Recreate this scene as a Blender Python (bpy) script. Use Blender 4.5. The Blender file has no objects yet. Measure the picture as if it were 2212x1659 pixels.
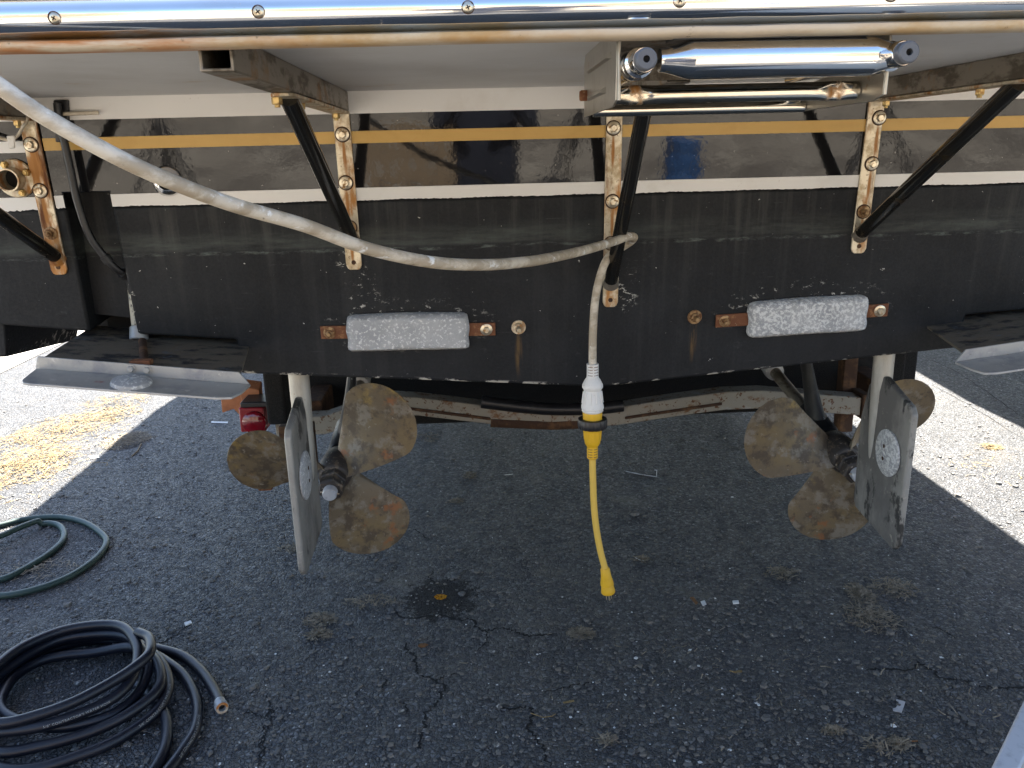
import bpy, bmesh, math, random
import numpy as np
from mathutils import Vector, Matrix, Quaternion
random.seed(7); RNG = np.random.default_rng(7)
S = bpy.context.scene
COL = S.collection
rad = math.radians

# ------------------------------------------------------------------ camera
CAM = Vector((0, 0, 1.43))
PITCH, YAW, ROLL, FPX = 0.27143, -0.037906, 0.024398, 1796.33      # focal length for a 2212 px wide frame
def _basis():
    cy, sy, cp, sp = math.cos(YAW), math.sin(YAW), math.cos(PITCH), math.sin(PITCH)
    f = Vector((-sy*cp, cy*cp, -sp)); r = Vector((cy, sy, 0)); u = r.cross(f)
    c, s = math.cos(ROLL), math.sin(ROLL)
    return f, c*r - s*u, s*r + c*u
CF, CR, CU = _basis()
cd = bpy.data.cameras.new('camera'); cam = bpy.data.objects.new('camera', cd); COL.objects.link(cam)
cd.sensor_width = 36; cd.lens = 36*FPX/2212; cd.clip_start = 0.02; cd.clip_end = 500
M3 = Matrix((CR, CU, -CF)).transposed()
cam.matrix_world = Matrix.Translation(CAM) @ M3.to_4x4()
S.camera = cam

# ------------------------------------------------------------------ light
SUN_EL, SUN_AZ = rad(55), rad(10)           # azimuth measured from +Y (the bow) towards +X
w = bpy.data.worlds.new('World'); S.world = w; w.use_nodes = True
wn = w.node_tree.nodes; bg = wn['Background']
sky = wn.new('ShaderNodeTexSky'); sky.sky_type = 'NISHITA'; sky.sun_disc = False
sky.sun_elevation = SUN_EL; sky.sun_rotation = SUN_AZ; sky.air_density = 1.0; sky.dust_density = 1.0
w.node_tree.links.new(sky.outputs[0], bg.inputs[0]); bg.inputs[1].default_value = 0.068
sl = bpy.data.lights.new('sun', 'SUN'); sl.energy = 5.0; sl.angle = rad(0.5); sl.color = (1, .95, .87)
so = bpy.data.objects.new('sun', sl); COL.objects.link(so)
sdir = Vector((math.sin(SUN_AZ)*math.cos(SUN_EL), math.cos(SUN_AZ)*math.cos(SUN_EL), math.sin(SUN_EL)))
so.rotation_euler = sdir.to_track_quat('Z', 'Y').to_euler(); so.location = (0, 6, 8)
S.view_settings.view_transform = 'Standard'; S.view_settings.look = 'None'
S.view_settings.exposure = 2.88; S.view_settings.gamma = 1.0
S.cycles.max_bounces = 8; S.cycles.diffuse_bounces = 4; S.cycles.glossy_bounces = 4; S.cycles.caustics_reflective = False; S.cycles.caustics_refractive = False

# ------------------------------------------------------------------ measuring helpers (photo points put on real planes)
KR, YT = 0.083726, 1.95                      # transom rake and its distance at eye height
def ray(px, py): return CF + CR*((px-1106)/FPX) - CU*((py-829.5)/FPX)
def onY(px, py, Y): d = ray(px, py); return CAM + d*(Y/d.y)
def onX(px, py, X): d = ray(px, py); return CAM + d*(X/d.x)
def onZ(px, py, z=0.0): d = ray(px, py); return CAM + d*((z-CAM.z)/d.z)
def T(px, py): d = ray(px, py); return CAM + d*(YT/(d.y+KR*d.z))
TN = Vector((0, -1, -KR)).normalized()       # transom normal, towards the stern
def TP(x, z, off=0.0): return Vector((x, YT+KR*(1.43-z), z)) + TN*off
def C4(cx, cy, ox, oy): return ((ox+cx*.4973)/1.8228, (oy+cy*.4973)/1.8228)
XC = 0.302

# ------------------------------------------------------------------ mesh helpers
class B:
    def __init__(s, *parts):
        s.V, s.F = [], []
        for p in parts: s.add(p)
    def add(s, vf):
        n = len(s.V)
        V, F = (vf.V, vf.F) if isinstance(vf, B) else vf
        s.V += [Vector(v) for v in V]; s.F += [tuple(i+n for i in f) for f in F]; return s
def box(x0, x1, y0, y1, z0, z1):
    V = [(x, y, z) for z in (z0, z1) for y in (y0, y1) for x in (x0, x1)]
    return V, [(0,2,3,1), (4,5,7,6), (0,1,5,4), (2,6,7,3), (0,4,6,2), (1,3,7,5)]
def hexa(p):     # 8 points: bottom ring 0-3, top ring 4-7
    return p, [(3,2,1,0), (4,5,6,7), (0,1,5,4), (1,2,6,5), (2,3,7,6), (3,0,4,7)]
def prism(pts, off):
    pts = [Vector(p) for p in pts]; off = Vector(off); n = len(pts)
    V = pts + [p+off for p in pts]
    F = [tuple(range(n)), tuple(range(2*n-1, n-1, -1))] + [(i, i+n, (i+1) % n+n, (i+1) % n) for i in range(n)]
    return V, F
def catmull(P, sub=8, closed=False):
    P = [Vector(p) for p in P]; n = len(P); out = []
    rng = range(n if closed else n-1)
    for i in rng:
        p0 = P[(i-1) % n] if closed or i > 0 else P[0]*2-P[1]
        p1 = P[i]; p2 = P[(i+1) % n]
        p3 = P[(i+2) % n] if closed or i+2 < n else P[-1]*2-P[-2]
        for k in range(sub):
            t = k/sub
            out.append(0.5*((2*p1)+(p2-p0)*t+(2*p0-5*p1+4*p2-p3)*t*t+(3*p1-p0-3*p2+p3)*t**3))
    if not closed: out.append(P[-1].copy())
    return out
def frames(P):
    tan = [(P[min(i+1, len(P)-1)]-P[max(i-1, 0)]).normalized() for i in range(len(P))]
    ref = Vector((0, 0, 1)) if abs(tan[0].z) < .9 else Vector((1, 0, 0))
    u = (ref-tan[0]*ref.dot(tan[0])).normalized(); fr = []
    for t in tan:
        u = (u-t*u.dot(t)).normalized(); fr.append((t, u, t.cross(u)))
    return fr
def tube(P, r, n=12, caps=True, sq=1.0):
    P = [Vector(p) for p in P]; fr = frames(P); V = []; F = []
    for i, (p, (t, u, v)) in enumerate(zip(P, fr)):
        rr = r[i] if isinstance(r, (list, tuple)) else r
        for k in range(n):
            a = 2*math.pi*k/n; V.append(p+u*(math.cos(a)*rr*sq)+v*(math.sin(a)*rr))
    for i in range(len(P)-1):
        for k in range(n):
            F.append((i*n+k, i*n+(k+1) % n, (i+1)*n+(k+1) % n, (i+1)*n+k))
    if caps: F += [tuple(range(n-1, -1, -1)), tuple((len(P)-1)*n+k for k in range(n))]
    return V, F
def lathe(prof, org, axis, n=24, close=True, phase=0):
    org = Vector(org); q = Vector(axis).normalized().to_track_quat('Z', 'Y'); V = []; F = []
    for r, h in prof:
        for k in range(n):
            a = 2*math.pi*k/n+phase; V.append(org+q @ Vector((r*math.cos(a), r*math.sin(a), h)))
    for i in range(len(prof)-1):
        for k in range(n): F.append((i*n+k, i*n+(k+1) % n, (i+1)*n+(k+1) % n, (i+1)*n+k))
    if close: F += [tuple(range(n-1, -1, -1)), tuple((len(prof)-1)*n+k for k in range(n))]
    return V, F
def loft(secs, cap=True):
    n = len(secs[0]); V = [p for s in secs for p in s]; F = []
    for i in range(len(secs)-1):
        for k in range(n-1): F.append((i*n+k, i*n+k+1, (i+1)*n+k+1, (i+1)*n+k))
    if cap: F += [tuple(range(n-1, -1, -1)), tuple((len(secs)-1)*n+k for k in range(n))]
    return V, F

WL = {}
def tag(o, label=None, cat=None, group=None, kind=None):
    if label: o['label'] = label
    if cat: o['category'] = cat
    if group: o['group'] = group
    if kind: o['kind'] = kind
    return o
def thing(name, loc, label, cat, group=None):
    o = bpy.data.objects.new(name, None); COL.objects.link(o); o.location = loc; o.empty_display_size = .1
    WL[o.name] = Vector(loc); return tag(o, label, cat, group)
def mesh_of(name, vf, m, smooth=40):
    V, F = (vf.V, vf.F) if isinstance(vf, B) else vf
    me = bpy.data.meshes.new(name); me.from_pydata([tuple(v) for v in V], [], F); me.validate()
    bm = bmesh.new(); bm.from_mesh(me); bmesh.ops.recalc_face_normals(bm, faces=bm.faces); bm.to_mesh(me); bm.free()
    me.materials.append(m)
    if smooth:
        me.polygons.foreach_set('use_smooth', [True]*len(me.polygons)); me.set_sharp_from_angle(angle=rad(smooth))
    return me
def link(name, me, loc, parent, rot=None):
    o = bpy.data.objects.new(name, me); COL.objects.link(o)
    WL[o.name] = Vector(loc)
    if parent is not None: o.parent = parent; o.location = Vector(loc)-WL[parent.name]
    else: o.location = loc
    if rot is not None: o.rotation_mode = 'QUATERNION'; o.rotation_quaternion = rot
    return o
def obj(name, vf, m, parent=None, smooth=40, bevel=0, org=None, segs=2, **tg):
    V, F = (vf.V, vf.F) if isinstance(vf, B) else vf
    if org is None:
        a = np.array([tuple(v) for v in V]); lo, hi = a.min(0), a.max(0)
        org = Vector(((lo[0]+hi[0])/2, (lo[1]+hi[1])/2, lo[2]))
    org = Vector(org)
    me = mesh_of(name, ([Vector(v)-org for v in V], F), m, smooth)
    o = link(name, me, org, parent)
    if bevel:
        b = o.modifiers.new('bevel', 'BEVEL'); b.width = bevel; b.segments = segs; b.limit_method = 'ANGLE'; b.angle_limit = rad(30)
    return tag(o, **tg)
def qz(n): return Vector(n).normalized().to_track_quat('Z', 'Y')

# ------------------------------------------------------------------ material helpers
class NT:
    def __init__(s, name):
        s.m = bpy.data.materials.new(name); s.m.use_nodes = True; s.t = s.m.node_tree
        s.b = s.t.nodes['Principled BSDF']; s._p = None
    def n(s, typ, **kw):
        o = s.t.nodes.new(typ)
        for k, v in kw.items(): setattr(o, k, v)
        return o
    def put(s, sock, v):
        if isinstance(v, bpy.types.NodeSocket): s.t.links.new(v, sock)
        elif isinstance(v, (tuple, list)) and sock.type == 'RGBA' and len(v) == 3: sock.default_value = (*v, 1)
        else: sock.default_value = v
    def pos(s):
        if s._p is None: s._p = s.n('ShaderNodeNewGeometry').outputs['Position']
        return s._p
    def map(s, sc=(1,1,1), loc=(0,0,0), v=None, rot=(0,0,0)):
        o = s.n('ShaderNodeMapping'); s.put(o.inputs[0], v or s.pos()); o.inputs[1].default_value = loc; o.inputs[2].default_value = rot; o.inputs[3].default_value = sc
        return o.outputs[0]
    def noise(s, scale, detail=5, rough=.6, v=None, dist=0):
        o = s.n('ShaderNodeTexNoise'); s.put(o.inputs['Vector'], v or s.pos()); o.inputs['Scale'].default_value = scale
        o.inputs['Detail'].default_value = detail; o.inputs['Roughness'].default_value = rough; o.inputs['Distortion'].default_value = dist
        return o.outputs[0]
    def vor(s, scale, feat='F1', v=None, out=0, rnd=1):
        o = s.n('ShaderNodeTexVoronoi', feature=feat); s.put(o.inputs['Vector'], v or s.pos()); o.inputs['Scale'].default_value = scale
        o.inputs['Randomness'].default_value = rnd; return o.outputs[out]
    def ramp(s, f, lo, hi, a=0.0, b=1.0):
        o = s.n('ShaderNodeMapRange'); o.clamp = True; o.interpolation_type = 'SMOOTHSTEP'; s.put(o.inputs[0], f)
        for i, v in enumerate((lo, hi, a, b)): s.put(o.inputs[i+1], v)
        return o.outputs[0]
    def math(s, op, a, b=0.0):
        o = s.n('ShaderNodeMath', operation=op); s.put(o.inputs[0], a); s.put(o.inputs[1], b); return o.outputs[0]
    def mix(s, f, a, b, blend='MIX'):
        o = s.n('ShaderNodeMix', data_type='RGBA', blend_type=blend); s.put(o.inputs[0], f); s.put(o.inputs[6], a); s.put(o.inputs[7], b); return o.outputs[2]
    def sep(s, v=None):
        o = s.n('ShaderNodeSeparateXYZ'); s.put(o.inputs[0], v or s.pos()); return o.outputs
    def near(s, c, h, lo=1.0, hi=.4):          # 1 inside an ellipsoid of half sizes h round c, 0 outside
        o = s.n('ShaderNodeVectorMath', operation='SUBTRACT'); s.put(o.inputs[0], s.pos()); o.inputs[1].default_value = c
        d = s.n('ShaderNodeVectorMath', operation='DIVIDE'); s.put(d.inputs[0], o.outputs[0]); d.inputs[1].default_value = h
        l = s.n('ShaderNodeVectorMath', operation='LENGTH'); s.put(l.inputs[0], d.outputs[0])
        return s.ramp(l.outputs['Value'], lo, hi)
    def bump(s, h, strength=.3, dist=.002, nrm=None):
        o = s.n('ShaderNodeBump'); o.inputs['Strength'].default_value = strength; o.inputs['Distance'].default_value = dist
        s.put(o.inputs['Height'], h)
        if nrm: s.put(o.inputs['Normal'], nrm)
        return o.outputs[0]
    def out(s, col=None, rough=None, metal=None, nrm=None, **kw):
        for k, v in (('Base Color', col), ('Roughness', rough), ('Metallic', metal), ('Normal', nrm)):
            if v is not None: s.put(s.b.inputs[k], v)
        for k, v in kw.items(): s.put(s.b.inputs[k.replace('_', ' ')], v)
        return s.m
def layered(name, base, layers=(), rough=.5, metal=0.0, bump=None, **kw):
    t = NT(name); c = base; r = rough; me = metal
    for L in layers:
        v = t.map(L.get('st', (1,1,1)), L.get('loc', (0,0,0)))
        f = t.ramp(t.noise(L['s'], L.get('d', 6), L.get('ro', .65), v, L.get('dist', 0)), L['lo'], L['hi'], 0, L.get('amt', 1))
        if 'mask' in L: f = t.math('MULTIPLY', f, L['mask'](t))
        c = t.mix(f, c, L['col'])
        if 'rough' in L: r = t.math('ADD', t.math('MULTIPLY', f, L['rough']), t.math('MULTIPLY', t.math('SUBTRACT', 1.0, f), r))
        if 'metal' in L: me = t.math('ADD', t.math('MULTIPLY', f, L['metal']), t.math('MULTIPLY', t.math('SUBTRACT', 1.0, f), me))
    nrm = t.bump(t.noise(bump[0], 6, .65), bump[1], bump[2]) if bump else None
    return t.out(c, r, me, nrm, **kw)

RUST = (.20, .068, .016); RUSTL = (.42, .19, .05)
m_white = layered('white_gelcoat', (.78,.77,.75), [dict(s=9, lo=.5, hi=.8, col=(.62,.58,.52), amt=.5), dict(s=90, lo=.66, hi=.74, col=(.35,.31,.27), amt=.5, st=(1,1,.5))], rough=.35, bump=(60,.05,.001))
m_under = layered('platform_underside_paint', (.67,.67,.665), [dict(s=3, lo=.4, hi=.75, col=(.50,.49,.46), amt=.6), dict(s=40, lo=.62, hi=.75, col=(.42,.39,.34), amt=.4, st=(.3,1,1)), dict(s=6, lo=.62, hi=.72, col=(.50,.33,.14), amt=.35)], rough=.5, bump=(120,.15,.001))
m_gold = layered('gold_tape', (.62,.38,.095), [dict(s=14, lo=.45, hi=.75, col=(.54,.31,.065), amt=.6)], rough=.38)
def gelcoat():
    t = NT('black_gelcoat')
    n1 = t.noise(7, 3, .5); n2 = t.noise(110, 2, .5)
    h = t.math('ADD', t.math('MULTIPLY', n1, .6), t.math('MULTIPLY', n2, .05))
    c = t.mix(t.ramp(t.noise(160, 2, .5), .74, .78), (.009,.009,.010), (.5,.48,.45))
    return t.out(c, .045, 0.0, t.bump(h, .25, .004), IOR=1.52)
m_gel = gelcoat()
def bottom_paint():
    t = NT('black_bottom_paint')
    x, y, z = t.sep()
    streak = t.noise(30, 5, .6, t.map((1, .2, .045)))
    wide = t.noise(5, 5, .6); fine = t.noise(160, 5, .7)
    c = t.mix(t.ramp(wide, .35, .7), (.0056,.0064,.0080), (.0122,.0134,.0156))
    upper = t.ramp(z, 1.15, 1.30)
    c = t.mix(t.math('MULTIPLY', t.ramp(streak, .48, .72), t.math('ADD', t.math('MULTIPLY', upper, .55), .20)), c, (.047,.0475,.046))
    # scum line left by the water
    wob = t.math('ADD', z, t.math('MULTIPLY', t.math('SUBTRACT', t.noise(9, 4, .6, t.map((1,1,.2))), .5), .018))
    band = t.math('MULTIPLY', t.ramp(wob, 1.222, 1.232), t.ramp(wob, 1.285, 1.238))
    f = t.math('MULTIPLY', band, t.ramp(t.noise(16, 6, .7, t.map((.35,1,2.2))), .28, .80))
    c = t.mix(t.math('MULTIPLY', f, .8), c, (.078,.090,.082))
    line = t.math('MULTIPLY', t.ramp(wob, 1.214, 1.218), t.ramp(wob, 1.226, 1.221))
    c = t.mix(t.math('MULTIPLY', line, t.ramp(t.noise(30, 6, .75, t.map((.5,1,2))), .46, .70, 0, .7)), c, (.15,.18,.165))
    # scuffs and chips
    c = t.mix(t.math('MULTIPLY', t.ramp(t.noise(26, 7, .75, t.map((.7,1,1))), .62, .76), .45), c, (.075,.078,.078))
    chips = t.ramp(t.noise(85, 3, .6), .735, .755)
    c = t.mix(chips, c, (.46,.45,.42))
    for cx, cz, hx, hz in ((-.172,1.035,.25,.075), (.80,1.05,.26,.08), (-.275,1.115,.05,.09), (.355,1.10,.035,.09), (-.30,1.21,.05,.07), (.345,1.11,.03,.08), (-.82,1.08,.02,.14)):
        mk = t.near((cx, 1.99, cz), (hx, .3, hz), 1.0, .45)
        f = t.math('MULTIPLY', mk, t.ramp(t.noise(55, 6, .75, t.map((.8,1,1.3))), .575, .645))
        c = t.mix(f, c, (.46,.45,.41))
    for cx, cz in ((.094, .955), (.525, .98)):
        mk = t.near((cx, 1.99, cz), (.012, .3, .075), 1.0, .3)
        c = t.mix(t.math('MULTIPLY', mk, t.ramp(t.noise(70, 4, .6, t.map((1,1,.08))), .45, .6, 0, .8)), c, (.12,.07,.025))
    edge = t.math('SUBTRACT', z, t.math('ADD', .858, t.math('MULTIPLY', t.math('ABSOLUTE', t.math('SUBTRACT', x, .302)), .0765)))
    c = t.mix(t.math('MULTIPLY', t.ramp(edge, .010, .003), t.ramp(t.noise(45, 5, .7, t.map((.5,1,1))), .54, .6)), c, (.5,.47,.42))
    # fine scratches
    scr = t.noise(9, 6, .8, t.map((1,1,14), rot=(0,.5,0)))
    c = t.mix(t.math('MULTIPLY', t.ramp(scr, .64, .68), .25), c, (.10,.10,.10))
    nrm = t.bump(t.math('ADD', fine, t.math('MULTIPLY', wide, .6)), .28, .0025)
    return t.out(c, t.ramp(fine, .2, .8, .55, .8), 0.0, nrm, Specular_IOR_Level=.35)
m_bot = bottom_paint()
m_chrome = layered('polished_stainless', (.80,.79,.77), [dict(s=14, lo=.45, hi=.75, col=(.62,.58,.52), amt=.6, st=(.25,1,1), rough=.22), dict(s=70, lo=.66, hi=.72, col=(.30,.17,.07), amt=.5, rough=.5, metal=.3)], rough=.09, metal=1.0, bump=(9,.04,.002))
m_lip = layered('rusty_rail_trim', (.60,.54,.42), [dict(s=8, lo=.42, hi=.66, col=(.46,.30,.13), st=(.6,1,1)), dict(s=10, lo=.36, hi=.56, col=(.42,.155,.03), st=(.35,1,3), loc=(5,0,0), mask=lambda t: t.math('ADD', .18, t.ramp(t.sep()[0], -.10, -.40, 0, .82))), dict(s=60, lo=.62, hi=.7, col=(.12,.06,.02), amt=.7)], rough=.55, bump=(80,.25,.002))
def steel(name, rustlo, rusthi, rcol=RUST, runs=()):
    ex = [dict(s=50, lo=.28, hi=.5, col=(.36,.15,.03), st=(1,1,.1), rough=.6, metal=.2, amt=.95, mask=(lambda t, c=c: t.near(c, (.0055,.2,.05), 1.0, .35))) for c in runs]
    return layered(name, (.62,.55,.42), [dict(s=45, lo=.42, hi=.66, col=(.36,.275,.16), amt=.85, rough=.5), dict(s=110, lo=.58, hi=.66, col=(.16,.12,.075), amt=.7, rough=.6), dict(s=26, lo=rustlo, hi=rusthi, col=RUSTL, st=(1.2,1,.3), rough=.6, metal=.25), dict(s=22, lo=rustlo+.07, hi=rusthi+.09, col=rcol, st=(1.6,1,.22), rough=.8, metal=0.0, loc=(2,1,0))]+ex, rough=.36, metal=.6, bump=(180,.2,.001))
m_steel = steel('weathered_stainless_strap', .50, .66)
m_steel_r = steel('heavily_rusted_strap', .36, .52)
m_tube = layered('stained_square_tube', (.245,.215,.175), [dict(s=35, lo=.46, hi=.62, col=(.11,.09,.066), st=(1,.4,1), rough=.55), dict(s=14, lo=.56, hi=.7, col=(.30,.15,.045), amt=.7, metal=.1, rough=.7)], rough=.42, metal=.55, bump=(150,.2,.001))
m_strut = layered('stainless_dark_reflection', (.10,.095,.085), [dict(s=12, lo=.5, hi=.72, col=(.13,.09,.045), rough=.4, amt=.8)], rough=.14, metal=.9)  # stainless, darkened in colour to stand in for the dark surroundings it mirrors
m_bolt = layered('stained_bolt_steel', (.62,.55,.42), [dict(s=90, lo=.5, hi=.66, col=(.36,.2,.07), rough=.6, metal=.3)], rough=.3, metal=.9)
m_bolt_r = layered('rusty_bolt_steel', (.34,.22,.11), [dict(s=90, lo=.45, hi=.6, col=(.16,.065,.022), rough=.8, metal=.1)], rough=.45, metal=.6)
m_brass = layered('tarnished_nut', (.55,.40,.17), [dict(s=80, lo=.5, hi=.66, col=(.30,.14,.04), rough=.6)], rough=.35, metal=.8)
m_dark = layered('black_void', (.006,.006,.006), rough=.9)
m_rust = layered('rusty_flat_bar', (.17,.066,.03), [dict(s=60, lo=.5, hi=.68, col=(.34,.17,.075)), dict(s=120, lo=.62, hi=.7, col=(.45,.36,.24), amt=.7)], rough=.85, bump=(140,.5,.002))
def zincmat(name, amt):
    t = NT(name)
    n = t.noise(130, 6, .7); c = t.mix(t.ramp(t.noise(12, 5, .6), .35, .7), (.34,.345,.355), (.45,.452,.455))
    c = t.mix(t.math('MULTIPLY', t.ramp(n, .5-amt, .58-amt*.6), .9), c, (.72,.72,.70))
    c = t.mix(t.ramp(t.noise(150, 4, .7), .64, .72, 0, .7), c, (.22,.225,.24))
    return t.out(c, .8, .05, t.bump(n, .5, .003))
m_zinc1 = zincmat('corroded_zinc', -.03); m_zinc2 = zincmat('crusted_zinc', .035)
m_bronze = layered('patinated_bronze', (.160,.124,.080), [dict(s=8, lo=.42, hi=.64, col=(.205,.148,.075)), dict(s=15, lo=.46, hi=.60, col=(.095,.073,.050), loc=(4,0,0)), dict(s=19, lo=.50, hi=.64, col=(.25,.22,.175), loc=(1,3,0), amt=.85), dict(s=40, lo=.58, hi=.66, col=(.10,.073,.05), amt=.8), dict(s=7, lo=.58, hi=.70, col=(.36,.25,.075), loc=(7,0,2), amt=.8), dict(s=50, lo=.62, hi=.68, col=(.33,.29,.225), amt=.6), dict(s=13, lo=.60, hi=.68, col=(.29,.115,.045), loc=(0,5,0), amt=.8)], rough=.5, metal=.2, bump=(60,.55,.003))
m_hub = layered('grimy_hub', (.055,.047,.042), [dict(s=45, lo=.5, hi=.64, col=(.15,.115,.08)), dict(s=90, lo=.62, hi=.68, col=(.40,.38,.34), amt=.8)], rough=.6, metal=.3, bump=(110,.5,.002))
m_rudder = layered('worn_grey_rudder', (.31,.30,.275), [dict(s=6, lo=.40, hi=.62, col=(.155,.150,.142), st=(1,1,.5)), dict(s=14, lo=.55, hi=.62, col=(.045,.045,.044), st=(1,1,.5), loc=(3,1,0)), dict(s=50, lo=.60, hi=.7, col=(.45,.42,.36), amt=.7), dict(s=60, lo=.69, hi=.73, col=RUST)], rough=.55, metal=.25, bump=(120,.25,.001))
m_stock = layered('rudder_stock_metal', (.50,.48,.43), [dict(s=14, lo=.45, hi=.7, col=(.33,.31,.27), st=(1,1,.25)), dict(s=60, lo=.66, hi=.7, col=RUST)], rough=.45, metal=.35, bump=(120,.2,.001))
m_tabp = layered('fouled_tab_plate', (.135,.115,.088), [dict(s=22, lo=.48, hi=.62, col=(.020,.020,.022), st=(.6,1,1)), dict(s=16, lo=.60, hi=.72, col=(.10,.13,.165), amt=.8), dict(s=30, lo=.60, hi=.68, col=(.13,.10,.065), loc=(2,0,0))], rough=.7, bump=(50,.6,.004))
m_tabf = layered('bare_tab_metal', (.42,.415,.40), [dict(s=18, lo=.45, hi=.7, col=(.29,.295,.31)), dict(s=40, lo=.6, hi=.7, col=(.58,.57,.54), amt=.8), dict(s=90, lo=.67, hi=.71, col=(.15,.14,.12)), dict(s=7, lo=.66, hi=.73, col=(.33,.09,.085), amt=.6)], rough=.5, metal=.4, bump=(120,.2,.001))
m_blackpaint = layered('flaked_black_paint', (.014,.014,.015), [dict(s=60, lo=.66, hi=.69, col=(.5,.5,.47)), dict(s=12, lo=.5, hi=.7, col=(.035,.033,.03))], rough=.5, bump=(60,.3,.002))
m_flake = layered('flaking_white_paint', (.014,.014,.016), [dict(s=30, lo=.46, hi=.52, col=(.55,.52,.42), st=(1,1,.4)), dict(s=22, lo=.58, hi=.64, col=(.08,.16,.24))], rough=.6, bump=(60,.4,.002))
m_rubber = layered('black_rubber', (.012,.012,.014), [dict(s=20, lo=.5, hi=.75, col=(.03,.03,.032))], rough=.38)
m_hose = layered('blue_black_hose_rubber', (.006,.0075,.014), [dict(s=7, lo=.45, hi=.75, col=(.012,.014,.022)), dict(s=140, lo=.69, hi=.72, col=(.25,.24,.22), amt=.6)], rough=.42, bump=(240,.12,.001))
m_ghose = layered('dull_green_hose', (.028,.055,.048), [dict(s=9, lo=.45, hi=.75, col=(.05,.085,.072))], rough=.5)
m_print = layered('white_hose_print', (.34,.34,.33), rough=.6)
m_cord = layered('dirty_white_cord', (.62,.555,.45), [dict(s=30, lo=.38, hi=.58, col=(.38,.31,.22), st=(.35,1,1), amt=.95), dict(s=46, lo=.57, hi=.66, col=(.80,.79,.76), st=(.3,1,1)), dict(s=60, lo=.66, hi=.71, col=(.20,.16,.12), amt=.8)], rough=.6, bump=(90,.4,.002))
m_conn = layered('grubby_white_plastic', (.74,.72,.68), [dict(s=40, lo=.5, hi=.7, col=(.58,.52,.45), amt=.8), dict(s=120, lo=.64, hi=.7, col=(.35,.3,.24), amt=.6)], rough=.5, bump=(120,.2,.001))
m_slot = layered('brown_grip_slot', (.17,.095,.05), rough=.8)
m_yel = layered('yellow_vinyl', (.72,.42,.018), [dict(s=25, lo=.5, hi=.75, col=(.62,.33,.012)), dict(s=110, lo=.67, hi=.72, col=(.40,.24,.04), amt=.5)], rough=.42)
m_yelc = layered('yellow_cord_sheath', (.72,.47,.085), [dict(s=40, lo=.5, hi=.75, col=(.60,.36,.05), st=(1,1,.25)), dict(s=70, lo=.66, hi=.72, col=(.35,.22,.06), amt=.6)], rough=.5)
m_galv = layered('rusted_galvanised_beam', (.33,.30,.245), [dict(s=16, lo=.55, hi=.66, col=(.19,.085,.030), st=(.7,1,1)), dict(s=60, lo=.56, hi=.64, col=(.14,.06,.024)), dict(s=14, lo=.6, hi=.75, col=(.45,.46,.45), loc=(5,0,0))], rough=.7, metal=.1, bump=(90,.35,.002))
m_rusty = layered('brown_rusted_steel', (.060,.029,.015), [dict(s=20, lo=.48, hi=.68, col=(.15,.075,.033))], rough=.85, bump=(90,.5,.003))
def carpet():
    t = NT('black_bunk_carpet'); n = t.noise(420, 4, .7)
    return t.out(t.mix(t.ramp(n, .35, .7), (.004,.004,.0045), (.030,.028,.026)), 1.0, 0, t.bump(n, 1, .006))
m_carpet = carpet()
m_red = layered('red_lamp_lens', (.20,.004,.012), rough=.12, Coat_Weight=.5)
m_redh = layered('red_lamp_housing', (.26,.006,.014), rough=.35)
m_orange = layered('orange_brown_board', (.50,.20,.085), [dict(s=8, lo=.4, hi=.7, col=(.34,.12,.045)), dict(s=50, lo=.6, hi=.7, col=(.62,.33,.18), st=(1,1,.2))], rough=.6)
m_wood = layered('weathered_wood', (.25,.18,.11), [dict(s=60, lo=.45, hi=.65, col=(.13,.09,.055), st=(.1,1,1))], rough=.8)
m_alu = layered('scratched_aluminium', (.62,.63,.66), [dict(s=80, lo=.5, hi=.7, col=(.45,.46,.5))], rough=.4, metal=.4)
m_twhite = layered('white_print', (.7,.7,.68), rough=.6)

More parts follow.
